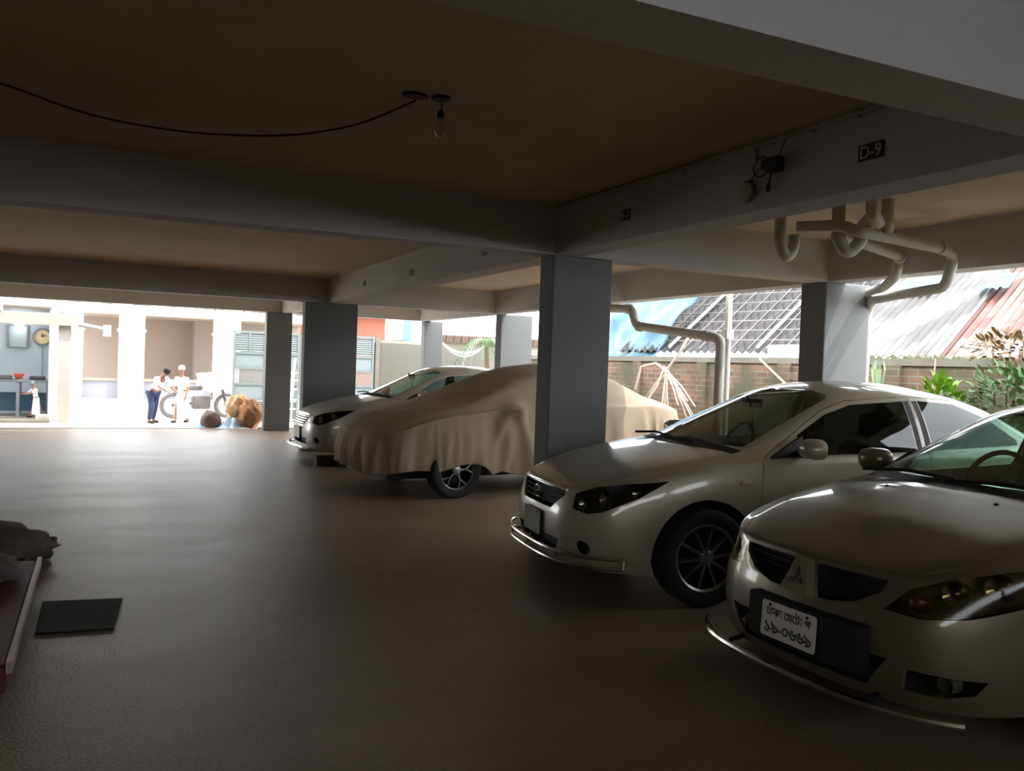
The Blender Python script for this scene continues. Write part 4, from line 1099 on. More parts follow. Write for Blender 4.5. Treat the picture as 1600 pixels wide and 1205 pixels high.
w = empty('boundary_wall', (9.0, 8, 0), label='old brick boundary wall with pale coping behind the parked cars', cat='wall'); w['kind'] = 'structure'
o = MB().box(0, 0.22, -13, 11.3, -0.1, 1.66).build('brickwork', brick_mat(), w)
o = MB().box(-0.03, 0.25, -13, 11.3, 1.66, 1.745).build('coping', M_PLASTER, w)
for k in range(8):
    y = -4.2+1.9*k; MB().box(-0.05, 0.0, y, y+0.25, -0.1, 1.66).build('pier', brick_mat() if k == 0 else bpy.data.materials['old_brick'], w)
M_GROW = mat('moss_fringe', srgb(92, 90, 66), rough=1.0)
rnd = random.Random(3); mb = MB()
for k in range(90):
    y = rnd.uniform(-1.8, 0.4); h = rnd.uniform(0.01, 0.05); x = rnd.uniform(0.0, 0.15)
    mb.lathe([(0.03, 0), (0.02, h*0.7), (0.001, h)], 6, Matrix.Translation((9.0+x, 8+y, 1.745)))
tag(mb.build('moss', M_GROW), 'dark moss tufts growing along the wall coping', 'moss', kind='stuff')

def tin_mat(name, base, rust, rust_amt, rust2=None, streak=(10, 0.6, 1)):
    m = bpy.data.materials.new(name); m.use_nodes = True
    nt = m.node_tree; bs = nt.nodes['Principled BSDF']; P(bs, 'Roughness', 0.55); P(bs, 'Metallic', 0.0)
    tc = nt.nodes.new('ShaderNodeTexCoord'); mp = nt.nodes.new('ShaderNodeMapping'); mp.inputs['Scale'].default_value = (0.35, 2.2, 1)
    nt.links.new(tc.outputs['Object'], mp.inputs[0])
    n = nt.nodes.new('ShaderNodeTexNoise'); n.inputs['Scale'].default_value = 0.9; n.inputs['Detail'].default_value = 8; nt.links.new(mp.outputs[0], n.inputs['Vector'])
    rp = nt.nodes.new('ShaderNodeValToRGB'); rp.color_ramp.elements[0].position = rust_amt; rp.color_ramp.elements[1].position = rust_amt+0.12
    rp.color_ramp.elements[0].color = rust; rp.color_ramp.elements[1].color = base
    nt.links.new(n.outputs['Fac'], rp.inputs[0]); nt.links.new(rp.outputs[0], bs.inputs['Base Color'])
    return m
def tin_roof(name, org, u, v, lu, lv, m, label, pitch=0.11, amp=0.022, cat='roof', parent=None):
    """corrugated sheet: u across the waves (length lu), v up the slope (length lv)"""
    u, v, org = Vector(u).normalized(), Vector(v).normalized(), Vector(org); n = u.cross(v).normalized()
    if n.z < 0: n = -n
    k = int(lu/pitch*8); G0 = []; G1 = []
    for i in range(k+1):
        s = lu*i/k; h = amp*math.sin(2*PI*s/pitch)
        a = org+u*s+n*h; G0.append([a, a+v*lv]); G1.append([a-n*0.012, a+v*lv-n*0.012])
    mb = MB(); mb.grid(G0); mb.grid(G1, flip=True)
    o = mb.build(name, m, parent, smooth=True)
    if label: tag(o, label, cat)
    return o
T_GREY = tin_mat('tin_weathered', srgb(100, 99, 98), srgb(66, 62, 60), 0.38)
T_RED = tin_mat('tin_rusted', srgb(108, 101, 94), srgb(96, 54, 43), 0.52)
T_DARK = tin_mat('tin_old_dark', srgb(76, 70, 70), srgb(44, 40, 43), 0.5)
T_BLUE = mat('blue_tarpaulin', srgb(74, 116, 140), rough=0.45, noise=0.25, scale=2.5, col2=srgb(98, 128, 142))
slope = Vector((0.95, 0.32, 0.52)).normalized(); across = Vector((-0.32, 0.95, 0.0)).normalized()
tin_roof('tin_roof', Vector((9.35, 9.3, 1.74))-across*4.0, across, slope, 2.45, 7.0, T_RED, 'rust streaked corrugated tin roof beyond the wall at the far right', amp=0.02)
tin_roof('tin_roof', Vector((9.35, 9.3, 1.80))-across*1.6, across, slope, 1.6, 7.0, T_GREY, 'pale grey corrugated tin roof beyond the wall beside the right column', amp=0.018)
mb = MB()
for (a, b_, z) in ((1.2, 3.6, 0.05), (1.55, 2.6, 0.06)):
    pass
org = Vector((9.35, 9.3, 1.80))-across*1.6
def tarp(org, u, v, lu, lv, m, name, label, wrinkle=0.05, nu=22, nv=14, sag=0.0, seed=0.0):
    u, v, org = Vector(u), Vector(v), Vector(org); n = u.cross(v).normalized()
    if n.z < 0: n = -n
    G = []
    for i in range(nu+1):
        row = []
        for j in range(nv+1):
            a, b = i/nu, j/nv
            e = 0.06*fbm(a*5+seed, b*5)
            p = org+u*(lu*a+e*lu*0.5)+v*(lv*b+e*0.3*lv)+n*(wrinkle*(fbm(a*6+seed, b*4, 1)+0.4*fbm(a*15, b*9+seed, 2))-sag*4*a*(1-a)*b)
            row.append(p)
        G.append(row)
    mb = MB(); mb.grid(G)
    me_o = mb.build(name, m, smooth=True, ang=60)
    md = me_o.modifiers.new('s', 'SOLIDIFY'); md.thickness = 0.006
    return tag(me_o, label, 'tarpaulin')
tarp(org+slope*2.1+across*0.80+Vector((0, 0, 0.08)), across, slope, 0.5, 0.6, T_BLUE, 'blue_tarpaulin', 'small blue tarpaulin scrap on the pale tin roof, left one by the pipe', 0.05)
tarp(org+slope*2.05-across*0.25+Vector((0, 0, 0.10)), across, slope, 0.35, 0.6, T_BLUE, 'blue_tarpaulin', 'small blue tarpaulin scrap on the tin roof, right of the looping pipe', 0.05, seed=4)
# dark old roof seen between the middle and right columns
sl2 = Vector((0.90, 0.13, 0.70)).normalized(); ac2 = Vector((-0.143, 0.99, 0)).normalized()
tin_roof('tin_roof', (9.95, 10.0, 1.86), ac2, sl2, 4.6, 6.0, T_DARK, 'dark weathered corrugated roof between the middle and right columns', pitch=0.17, amp=0.03)
mb = MB(); o2 = Vector((9.95, 10.0, 1.86)); n2 = ac2.cross(sl2).normalized(); n2 = n2 if n2.z > 0 else -n2
for k in range(20): mb.tube([o2+sl2*(0.25+0.30*k)+n2*0.06, o2+sl2*(0.25+0.30*k)+ac2*4.5+n2*0.06], 0.013, 5)
for k in range(12): mb.tube([o2+ac2*(0.2+0.37*k)+n2*0.07, o2+sl2*5.9+ac2*(0.2+0.37*k+0.10*math.sin(k))+n2*0.07], 0.010, 5)
tag(mb.build('bamboo_lattice', mat('lattice', srgb(128, 120, 114), rough=0.8)), 'pale lattice of thin poles lying over the dark roof', 'lattice')
mat('pale_pole', srgb(220, 214, 200), rough=0.8)
for (a, l, t_) in ((1.1, 3.4, 'long pale pole lying up the dark roof nearer the right column'), (3.15, 2.4, 'pale pole lying up the dark roof nearer the blue tarpaulin')):
    tag(MB().tube([o2+ac2*a+n2*0.10, o2+ac2*(a-0.05)+sl2*l+n2*0.12], 0.03, 6).build('roof_pole', bpy.data.materials['pale_pole']), t_, 'pole')
mb = MB(); mb.box(9.30, 9.9, 9.35, 10.35, 1.74, 1.95)
tag(mb.build('white_board', mat('white_board', srgb(232, 232, 236), rough=0.7)), 'white sheet lying on the wall right of the steel post', 'board')
tarp((9.30, 13.6, 1.50), Vector((0.02, 1.0, 0)), Vector((0.30, -0.45, 0.85)), 3.4, 2.6, T_BLUE, 'large_blue_tarpaulin', 'large pale blue tarpaulin draped over the roof left of the dark tin', 0.16, 30, 22, seed=2)
# pale bare branches tied in front of the wall
mb = MB(); rnd = random.Random(11); top = Vector((8.6, 12.0, 1.50))
for k in range(13):
    b_ = Vector((8.5+rnd.uniform(-0.2, 0.2), 12.4-1.6*k/12.0+rnd.uniform(-0.1, 0.1), rnd.uniform(0.6, 1.05)))
    q = top.lerp(b_, 0.5)+Vector((0, rnd.uniform(-.05, .05), 0.03)); mb.tube([top+Vector((0, rnd.uniform(-.06, .06), rnd.uniform(-.05, .08))), q, b_], [0.016, 0.013, 0.010], 5)
mb.tube([top, top+Vector((0, -0.35, 0.30)), top+Vector((0.05, -0.5, 0.55))], 0.022, 6); mb.tube([top, top+Vector((0, 0.3, 0.12)), top+Vector((0, 0.75, 0.05)), top+Vector((0, 0.9, -0.35))], 0.02, 6)
mb.tube([top+Vector((0, 0.0, 0)), Vector((8.6, 12.0, 0.0))], 0.025, 6)
tag(mb.build('branch_bundle', mat('pale_bark', srgb(208, 190, 172), rough=0.9), smooth=True), 'bundle of pale bare branches spreading in front of the brick wall', 'branches')
mb = MB(); mb.tube([(8.88, 10.05, 1.72), (8.75, 9.0, 1.15), (8.5, 6.9, 0.0)], 0.016, 6)
tag(mb.build('bamboo_stick', mat('bamboo', srgb(200, 192, 150), rough=0.7)), 'thin pale stick leaning on the brick wall beside the column', 'stick')

# plants
LEAF = mat('leaf_green', srgb(86, 122, 66), rough=0.6, noise=0.4, scale=8)
LEAF_B = mat('leaf_bright', srgb(118, 156, 48), rough=0.5, noise=0.2, scale=8)
LEAF_D = mat('leaf_dry', srgb(128, 102, 70), rough=0.8, noise=0.3, scale=8)
LEAF_P = mat('leaf_pale', srgb(160, 176, 140), rough=0.7, noise=0.2, scale=8)
BARK = mat('stem', srgb(120, 104, 82), rough=0.9)
def leaf(mb, p, d, up, l, w, curl=0.25):
    p, d, up = Vector(p), Vector(d).normalized(), Vector(up); s = d.cross(up)
    s = s.normalized() if s.length > 1e-4 else Vector((1, 0, 0)); n = s.cross(d)
    a = p+d*l*0.35+n*curl*0.1*l; b = p+d*l*0.75-n*curl*0.1*l; e = p+d*l-n*curl*0.5*l
    mb.add([p, a+s*w*0.5, b+s*w*0.4, e, b-s*w*0.4, a-s*w*0.5, a-n*0.12*w, b-n*0.12*w], [(0, 1, 6), (0, 6, 5), (1, 2, 7, 6), (6, 7, 4, 5), (2, 3, 7), (7, 3, 4)])
def bush(c, r, n, m, label, cat='bush', size=0.10, name='leafy_bush', seed=1, stems=5):
    rnd = random.Random(seed); e = empty(name, (c[0], c[1], 0), label=label, cat=cat)
    mb = MB()
    for k in range(n):
        v = Vector((rnd.gauss(0, 1), rnd.gauss(0, 1), rnd.gauss(0, 1))).normalized()*rnd.uniform(0.35, 1)**0.6
        p = Vector((v.x*r[0], v.y*r[1], c[2]+v.z*r[2]))
        leaf(mb, p, v+Vector((rnd.uniform(-.5, .5), rnd.uniform(-.5, .5), rnd.uniform(-.2, .7))), (0, 0, 1), size*rnd.uniform(0.6, 1.3), size*0.45)
    mb.build('foliage', m, e)
    s = MB()
    for k in range(stems):
        v = Vector((rnd.uniform(-.5, .5)*r[0], rnd.uniform(-.5, .5)*r[1], c[2]+rnd.uniform(-.2, .4)*r[2])); s.tube([(0, 0, 0), v*0.5+Vector((0, 0, 0.05)), v], [0.018, 0.013, 0.006], 5)
    s.build('stems', BARK, e)
    return e
bush((8.42, 5.65, 1.30), (0.30, 0.62, 0.40), 520, LEAF, 'dense green bush in front of the wall at the right edge', seed=3, size=0.12)
bush((8.50, 6.62, 1.22), (0.22, 0.26, 0.26), 150, LEAF_B, 'bright lime green sapling in front of the wall', 'sapling', seed=5, size=0.16, name='sapling')
bush((8.62, 6.0, 1.86), (0.18, 0.42, 0.18), 190, LEAF_D, 'dry brown shrub rising above the green bush at the right', 'shrub', seed=8, size=0.10, name='dry_shrub')
g = empty('spiky_plant', (8.75, 7.75, 1.0), label='small pale spiky plant against the wall behind the sedan roof', cat='plant')
mb = MB(); rnd = random.Random(4)
for k in range(14):
    a = rnd.uniform(0, 2*PI); leaf(mb, (0, 0, 0.3), (0.35*math.cos(a), 0.35*math.sin(a), 1), (math.cos(a), math.sin(a), 0), 0.42, 0.03, 0.4)
mb.build('blades', LEAF_P, g); mb = MB(); mb.tube([(0, 0, -1.02), (0, 0, 0.32)], 0.02, 6); mb.build('stem', BARK, g)
g = empty('bare_sapling', (8.8, 7.0, 0), label='thin bare sapling standing against the mossy wall', cat='sapling')
mb = MB(); mb.tube([(0, 0, 0), (0, 0.02, 1.0), (0, -0.02, 1.74)], [0.02, 0.014, 0.008], 6); mb.tube([(0, 0.01, 1.25), (0, 0.16, 1.15)], 0.012, 5); mb.tube([(0, 0.01, 1.3), (0, -0.1, 1.12)], 0.012, 5); mb.build('stem', mat('dry_stem', srgb(186, 160, 138), rough=0.9), g, smooth=True)

# ------------------------------------------------------------------ outside, far side: lane, gate, buildings
M_LANE = mat('pale_lane', srgb(214, 206, 192), rough=0.95, noise=0.12, scale=1.0)
sbox('lane_ground', M_LANE, (-30, 40, 19.15, 60, -0.3, -0.02))
M_POST = mat('white_marble', srgb(232, 226, 212), rough=0.5, noise=0.08, scale=3)
M_PINK = mat('pinkish_plaster', srgb(158, 142, 132), rough=0.95, noise=0.08, scale=0.7)
M_LOW = mat('blue_grey_plaster', srgb(126, 126, 136), rough=0.9, noise=0.1, scale=1)
b = empty('opposite_building', (2.0, 28, 0), label='opposite building with white pillars and a shaded porch', cat='building'); b['kind'] = 'structure'
for (x0, x1) in ((0.50, 1.20), (3.20, 3.95), (-0.95, -0.45), (6.0, 6.6)):
    mb = MB(); mb.box(x0-2, x1-2, 0, 0.6, -0.02, 2.62); mb.box(x0-2.04, x1-1.96, -0.04, 0.64, 2.10, 2.18)
    mb.build('pillar', M_POST, b)
MB().box(-3.2, 4.6, 0.0, 0.7, 2.62, 2.86).build('porch_beam', M_POST, b)
MB().box(-3.2, 4.6, 0.7, 7.0, 2.66, 2.86).build('porch_slab', M_PINK, b)
MB().box(-3.2, 4.6, 5.0, 5.2, -0.02, 2.66).build('porch_wall', M_PINK, b)
MB().box(1.0, 4.6, 4.0, 5.0, -0.02, 2.66).build('porch_return', mat('porch_return_plaster', srgb(150, 138, 132), rough=0.95), b)  # return wall in a plain tone slightly darker than the porch wall
MB().box(-3.2, 1.15, 0.3, 0.6, -0.02, 0.62).build('dwarf_wall', M_LOW, b)
MB().box(-3.2, 1.2, 0.25, 0.66, 0.62, 0.70).build('ledge', M_PLASTER, b)
MB().box(-3.4, 4.8, -0.8, 7.2, -0.02, 0.10).build('plinth', M_POST, b)
rnd = random.Random(2); mb = MB()
for k in range(26):
    x = -3.0+k*0.29; mb.obox((x, 0.2, 2.93+0.05*rnd.random()), (0.16, 0, 0.03*rnd.uniform(-1, 1)), (0, 0.2, 0), (0, 0, 0.04*rnd.uniform(0.4, 1.6)))
mb.build('parapet_clutter', M_PLASTER, b)
MB().box(-14, 20, 9, 9.3, -0.02, 3.2).build('rear_wall', mat('far_pale_wall', srgb(226, 218, 206), rough=0.95), b)

# guard room at the left
g = empty('guard_room', (-1.9, 20, 0), label='pale blue guard room at the left of the opening', cat='building'); g['kind'] = 'structure'
M_ROOM = mat('pale_blue_plaster', srgb(196, 204, 216), rough=0.9, noise=0.05, scale=1)
MB().box(-3.0, 1.0, 2.2, 2.4, 0, 2.35).build('back_wall', M_ROOM, g)
MB().box(0.93, 1.08, 0.7, 2.2, 0, 2.35).build('side_wall', mat('greenish_plaster', srgb(206, 210, 200), rough=0.9), g)
MB().box(-3.0, 0.98, 0.0, 2.4, 2.35, 2.48).build('roof_slab', mat('aged_slab', srgb(176, 168, 158), rough=0.9, noise=0.2, scale=3), g)
MB().box(-3.0, 1.5, -0.25, 0.0, 1.98, 2.22).build('fascia', bpy.data.materials['aged_slab'], g)
MB().box(-3.0, 0.98, 0.0, 2.4, -0.02, 0.03).build('room_floor', M_PLASTER, g)
o = MB().box(1.13, 1.36, -0.12, 0.12, -0.02, 2.05).build('gate_pillar', mat('grey_pillar', srgb(188, 184, 176), rough=0.9, noise=0.12, scale=4), g)
mb = MB(); rnd = random.Random(9)
for k in range(9): mb.box(1.36, 1.36+rnd.uniform(0.02, 0.12), -0.1, 0.1, 0.15+k*0.2, 0.15+k*0.2+rnd.uniform(0.1, 0.2))
mb.build('broken_edge', M_POST, g)
mb = MB(); mb.box(-0.35, 0.13, -0.3, 0.05, 2.22, 2.36)
mb.build('sign_box', M_POST, g)
tag(MB().box(0.05, 0.2, 19.75, 19.85, 1.80, 2.03).build('small_white_box', M_POST), 'small white box hanging above the gate pillar', 'box')
mb = MB(); mb.tube([(-0.6, 19.8, 2.05), (0.1, 19.8, 1.93)], 0.05, 8)
tag(mb.build('shutter_roller', bpy.data.materials['aged_slab'], smooth=True), 'short grey roller above the gate pillar', 'roller')
# notice board, clock, lamp, table
nb = empty('notice_board', (-1.66, 22.17, 1.75), label='framed grey notice board on the pale blue wall', cat='notice board')
FR = mat('grey_frame', srgb(120, 124, 128), rough=0.6)
mb = MB(); mb.box(-0.20, 0.20, -0.03, 0.0, 0.235, 0.26); mb.box(-0.20, 0.20, -0.03, 0, -0.26, -0.235); mb.box(-0.20, -0.175, -0.03, 0, -0.235, 0.235); mb.box(0.175, 0.20, -0.03, 0, -0.235, 0.235)
mb.build('frame', FR, nb); MB().box(-0.175, 0.175, -0.012, 0.0, -0.235, 0.235).build('panel', mat('notice_panel', srgb(172, 182, 184), rough=0.6), nb)
ck = empty('wall_clock', (-1.18, 22.17, 1.76), label='round wall clock with a cream face', cat='clock')
Mc = Matrix.Rotation(PI/2, 4, 'X')
mb = MB(); mb.lathe([(0.165, 0), (0.195, 0.0), (0.195, 0.04), (0.165, 0.045)], 32, Mc, cap=False); mb.build('rim', FR, ck, smooth=True)
mb = MB(); mb.lathe([(0.001, 0.02), (0.168, 0.02), (0.168, 0.0), (0.001, 0.0)], 32, Mc, cap=False); mb.build('dial', mat('cream_dial', srgb(226, 206, 168), rough=0.5), ck, smooth=True)
mb = MB(); mb.obox((0, -0.03, 0.035), (0.008, 0, 0), (0, 0.003, 0), (0, 0, 0.04)); mb.obox((0.03, -0.03, 0.02), (0.035, 0, 0.022), (0, 0.003, 0), (-0.004, 0, 0.006)); mb.build('hands', INK, ck)
mb = MB(); mb.tube([(-1.17, 22.18, 1.56), (-1.16, 22.18, 0.75)], 0.008, 5)
tag(mb.build('wall_wire', FR), 'thin wire running down the wall under the clock', 'wire')
lp = empty('room_lamp', (-1.62, 21.95, 2.02), label='small glowing white lamp above the notice board', cat='lamp')
mb = MB(); mb.lathe([(0.001, -0.05), (0.06, -0.04), (0.09, 0), (0.06, 0.04), (0.001, 0.05)], 20, Matrix.Diagonal((1.2, 1, 0.8, 1)), cap=False)
mb.build('glowing_globe', mat('lamp_glow', srgb(255, 255, 255), emit=(0.85, 0.93, 1, 1), estr=5.0), lp, smooth=True)
mb = MB(); mb.tube([(0, 0, 0.03), (0, 0.22, 0.06)], 0.012, 6); mb.build('lamp_arm', FR, lp)
tb = empty('table', (-1.55, 21.3, 0.03), label='grey table against the guard room wall', cat='table')
MTB = mat('table_grey', srgb(120, 126, 134), rough=0.7)
MB().rbox(-0.85, 0.62, -0.3, 0.3, 0.74, 0.79, 0.02).build('table_top', MTB, tb)
for x in (-0.78, 0.0, 0.56):
    for y in (-0.25, 0.25): MB().box(x-0.03, x+0.03, y-0.03, y+0.03, 0, 0.74).build('leg', MTB, tb)
MB().box(-0.8, 0.6, 0.2, 0.28, 0.1, 0.5).build('lower_panel', mat('teal_panel', srgb(70, 98, 120), rough=0.8), tb)
mb = MB(); mb.lathe([(0.001, 0), (0.05, 0), (0.11, 0.12), (0.10, 0.13), (0.001, 0.06)], 16, Matrix.Translation((-1.55, 21.2, 0.82)))
tag(mb.build('red_bowl', mat('red_plastic', srgb(214, 92, 78), rough=0.5), smooth=True), 'red bowl on the guard room table', 'bowl')
mb = MB(); mb.rbox(-1.35, -1.05, 21.1, 21.35, 0.82, 0.90, 0.03)
tag(mb.build('dark_bag', mat('dark_cloth', srgb(84, 84, 92), rough=0.9), smooth=True), 'dark bag lying on the right end of the table', 'bag')
mb = MB(); mb.rbox(-1.95, -1.68, 21.1, 21.35, 0.82, 0.91, 0.03)
tag(mb.build('grey_bag', mat('grey_cloth', srgb(112, 112, 110), rough=0.9), smooth=True), 'grey bag lying on the left end of the table', 'bag')
tag(MB().obox((-1.02, 20.35, 0.06), (0.14, 0.02, 0), (-0.02, 0.1, 0), (0, 0, 0.07)).build('white_block', M_POST), 'low white block on the ground before the guard room', 'block')

# sliding steel gate
M_GATE = mat('gate_paint', srgb(128, 137, 136), rough=0.6, noise=0.06, scale=2)
M_GATE2 = mat('gate_panel_paint', srgb(140, 150, 152), rough=0.6)
gt = empty('steel_gate', (2.67, 20.0, 0.0), label='pale steel gate with louvred and barred panels behind the columns', cat='gate')
for li, (a, b_) in enumerate(((0.0, 0.72), (0.74, 1.46), (1.48, 2.30), (2.32, 3.22))):
    lf = MB()
    for x in (a, b_-0.05): lf.box(x, x+0.05, -0.03, 0.03, 0.02, 2.06)
    for z in (0.02, 0.50, 0.85, 1.20, 1.54, 2.01): lf.box(a, b_, -0.028, 0.028, z, z+0.05)
    mid = (a+b_)/2; lf.box(mid-0.02, mid+0.02, -0.026, 0.026, 1.56, 2.03)
    L_ = lf.build('gate_leaf', M_GATE, gt)
    for z0, z1 in ((1.60, 2.0), (0.08, 0.48)):
        n = 8; mb = MB()
        for k in range(n):
            z = z0+(z1-z0)*(k+0.5)/n; mb.obox(((a+b_)/2, 0, z), ((b_-a)/2-0.05, 0, 0), (0, 0.012, 0.024), (0, -0.004, 0.003))
        mb.build('louvres', M_GATE, L_)
    for z0, z1 in ((0.55, 0.85), (1.25, 1.54)): MB().box(a+0.05, b_-0.05, -0.008, 0.008, z0, z1).build('flat_panel', M_GATE2, L_)
    mb = MB(); x = a+0.08
    while x < b_-0.07: mb.box(x, x+0.025, -0.01, 0.01, 0.90, 1.20); x += 0.055
    mb.build('gate_bars', M_GATE, L_)
sbox('compound_wall', mat('grey_compound_wall', srgb(112, 108, 101), rough=0.9, noise=0.08, scale=1.5), (5.92, 14, 20.0, 20.2, -0.02, 1.93), 'low grey compound wall right of the gate')
MB().box(5.92, 6.02, 19.96, 20.24, -0.02, 2.04).build('wall_pier', M_PLASTER)['kind'] = 'structure'
# tiled balcony rail, pink house, tank
M_TERRA = mat('pink_house_wall', srgb(150, 92, 76), rough=0.9, noise=0.2, scale=1)
h = empty('pink_house', (9.5, 34, 0), label='pink house beyond the compound wall', cat='house'); h['kind'] = 'structure'
MB().box(-3.5, 1.4, 0, 4, -0.02, 4.2).build('house_wall', M_TERRA, h); MB().box(-3.6, 1.5, -0.5, 0, 3.25, 3.45).build('house_slab', mat('orange_band', srgb(140, 76, 50), rough=0.9), h)
mb = MB(); mb.tube([(-0.6, -0.1, 0), (-0.6, -0.1, 4.2)], 0.08, 8); mb.build('house_downpipe', M_TERRA, h, smooth=True)
t = empty('roof_tank', (8.9, 28, 2.0), label='white and blue box standing above the compound wall', cat='tank')
MB().rbox(-0.1, 0.35, 0, 0.7, 0.2, 0.95, 0.06).build('tank_body', mat('tank_white', srgb(240, 244, 248), rough=0.5), t, smooth=True)
MB().box(0.35, 0.62, 0.02, 0.68, 0.2, 0.9).build('tank_side', mat('tank_blue', srgb(92, 118, 138), rough=0.5), t)
MB().box(-0.2, 0.7, -0.05, 0.8, -2.02, 0.2).build('tank_stand', M_PLASTER, t)
bl = empty('tiled_eave', (9.5, 24, 2.0), label='brown tiled eave above the compound wall beside the palm', cat='eave'); bl['kind'] = 'structure'
MT = mat('brown_tile', srgb(100, 84, 74), rough=0.9, noise=0.2, scale=3)
mb = MB()
for k in range(20): mb.obox((-0.4+k*0.24, 0, 0.24), (0.11, 0, 0), (0, 0.10, 0.02), (0, -0.03, 0.10))
mb.build('tile_course', MT, bl); MB().box(-0.6, 4.6, 0.08, 0.5, -2.02, 0.14).build('eave_wall', M_PLASTER, bl)
mb = MB()
for s, r in ((0.42, 0.012), (0.52, 0.016), (0.36, 0.010)): mb.tube(catenary((6.83, 18.1, 2.0), (8.2, 18.7, 1.95), s*0.6), r, 5)
tag(mb.build('hanging_net', mat('pale_net', srgb(206, 200, 196), rough=0.8)), 'pale netting sagging between the far column and the palm', 'net')
# palm
pm = empty('palm', (8.25, 18.75, 0), label='green palm leaning in beside the pale grey column', cat='palm tree')
mb = MB(); mb.tube([(0, 0, 0), (0.05, 0, 1.2), (0.0, 0, 2.05)], [0.07, 0.06, 0.05], 10); mb.build('trunk', BARK, pm, smooth=True)
rnd = random.Random(6)
for k in range(11):
    a = 2*PI*k/11+rnd.uniform(-.2, .2); mb = MB(); pr = None
    for i in range(14):
        t_ = i/13; p = Vector((math.cos(a)*0.7*t_, math.sin(a)*0.7*t_, 2.05+0.5*t_-1.0*t_*t_))
        if pr is not None:
            d = (p-pr).normalized(); sd = d.cross(Vector((0, 0, 1))).normalized()
            for sg in (-1, 1): leaf(mb, p, d*0.6+sd*sg+Vector((0, 0, -0.35)), (0, 0, 1), 0.24*(1-t_*0.5), 0.03, 0.6)
            mb.tube([pr, p], 0.008, 4)
        pr = p
    mb.build('frond', LEAF if k % 3 else LEAF_P, pm)
# ------------------------------------------------------------------ parked cars
PEARL = paint('pearl_white_paint', srgb(172, 162, 142), metal=0.15)
CHAMP = paint('champagne_paint', srgb(114, 105, 86), metal=0.5, rough=0.34)
SILVER = paint('silver_white_paint', srgb(188, 184, 174), metal=0.3)
LAMP_D = mat('lamp_dark_housing', srgb(52, 52, 54), rough=0.35, metal=0.7)
LAMP_G = mat('lamp_grey_housing', srgb(140, 134, 112), rough=0.3, metal=0.7)
car = empty('sedan_car', (2.733, 5.293, 0), math.radians(-8.0), 'pearl white sedan parked in front of the middle column', 'car')
MA = common(PEARL, lamp_dark=LAMP_D, glass_side=DARKG)
build_car(AX, MA, car); decor_axio(car, MA)
car = empty('sedan_car', (2.783, 2.866, 0), math.radians(0.3), 'champagne sedan nearest the camera with a white number plate', 'car')
ML = common(CHAMP, lens=LENS_OLD, lamp_grey=LAMP_G, lamp_red=mat('lamp_red', srgb(84, 36, 26), rough=.3), badge=mat('badge_dark', srgb(60, 50, 40), rough=.4), rim=DULL_CHROME)
build_car(LA, ML, car); decor_lancer(car, ML)
car = empty('sedan_car', (2.592, 12.504, 0), math.radians(1.2), 'silver sedan parked farthest away behind the covered car', 'car')
MF = common(SILVER, lamp_dark=LAMP_D)
build_car(AX, MF, car); decor_far(car, MF)
CLOTH = mat('beige_car_cover', srgb(160, 143, 121), rough=0.85, noise=0.08, scale=2, bump=0.15, bscale=6)
car = empty('covered_car', (2.601, 9.509, 0), math.radians(7.8), 'car wrapped in a beige cloth cover behind the middle column', 'car')
covered_car(car, CLOTH); make_wheels(car, dict(AX, rim_style='five', rim_r=0.215), common(PEARL))
MB().box(0.15, 4.2, -0.55, 0.55, 0.20, 0.45).build('underbody', DARK, car)
mb = MB(); mb.box(2.75, 3.05, 11.95, 12.15, 0.0, 0.13)
tag(mb.build('wheel_chock', mat('brick_block', srgb(60, 58, 56), rough=0.9)), 'dark block on the floor under the silver sedan bumper', 'block')

# ------------------------------------------------------------------ low red platform, mat and bundle at the left
M_RED = mat('dark_red_paint', srgb(96, 40, 40), rough=0.6, noise=0.35, scale=5)
rp = empty('low_platform', (-0.315, 4.15, 0), label='low dark red platform with a pale metal edge at the left', cat='platform')
MB().rbox(-1.8, -0.01, 0.0, 2.05, 0.02, 0.145, 0.02).build('platform_top', M_RED, rp)
mb = MB(); mb.box(-0.012, 0.012, 0.0, 2.07, 0.11, 0.16); mb.build('metal_edge', mat('pale_metal_edge', srgb(170, 150, 138), rough=0.45, metal=0.5), rp)
for (x, y) in ((-0.1, 0.05), (-0.1, 2.05), (-1.7, 0.05), (-1.7, 2.05)): MB().box(x-0.04, x+0.04, y-0.04, y+0.04, 0.0, 0.02).build('foot', DARK, rp)
M_GREEN = mat('artificial_grass', srgb(38, 46, 30), rough=1.0, noise=0.3, scale=30, bump=0.8, bscale=160)
mb = MB(); mb.add([(-0.27, 5.05, 0.0), (0.10, 5.02, 0.0), (0.155, 5.62, 0.0), (-0.27, 5.68, 0.0)]+[(-0.27, 5.05, 0.012), (0.10, 5.02, 0.012), (0.155, 5.62, 0.012), (-0.27, 5.68, 0.012)],
    [(0, 3, 2, 1), (4, 5, 6, 7), (0, 1, 5, 4), (1, 2, 6, 5), (2, 3, 7, 6), (3, 0, 4, 7)])
tag(mb.build('door_mat', M_GREEN), 'dark green turf mat on the floor beside the red platform', 'mat')
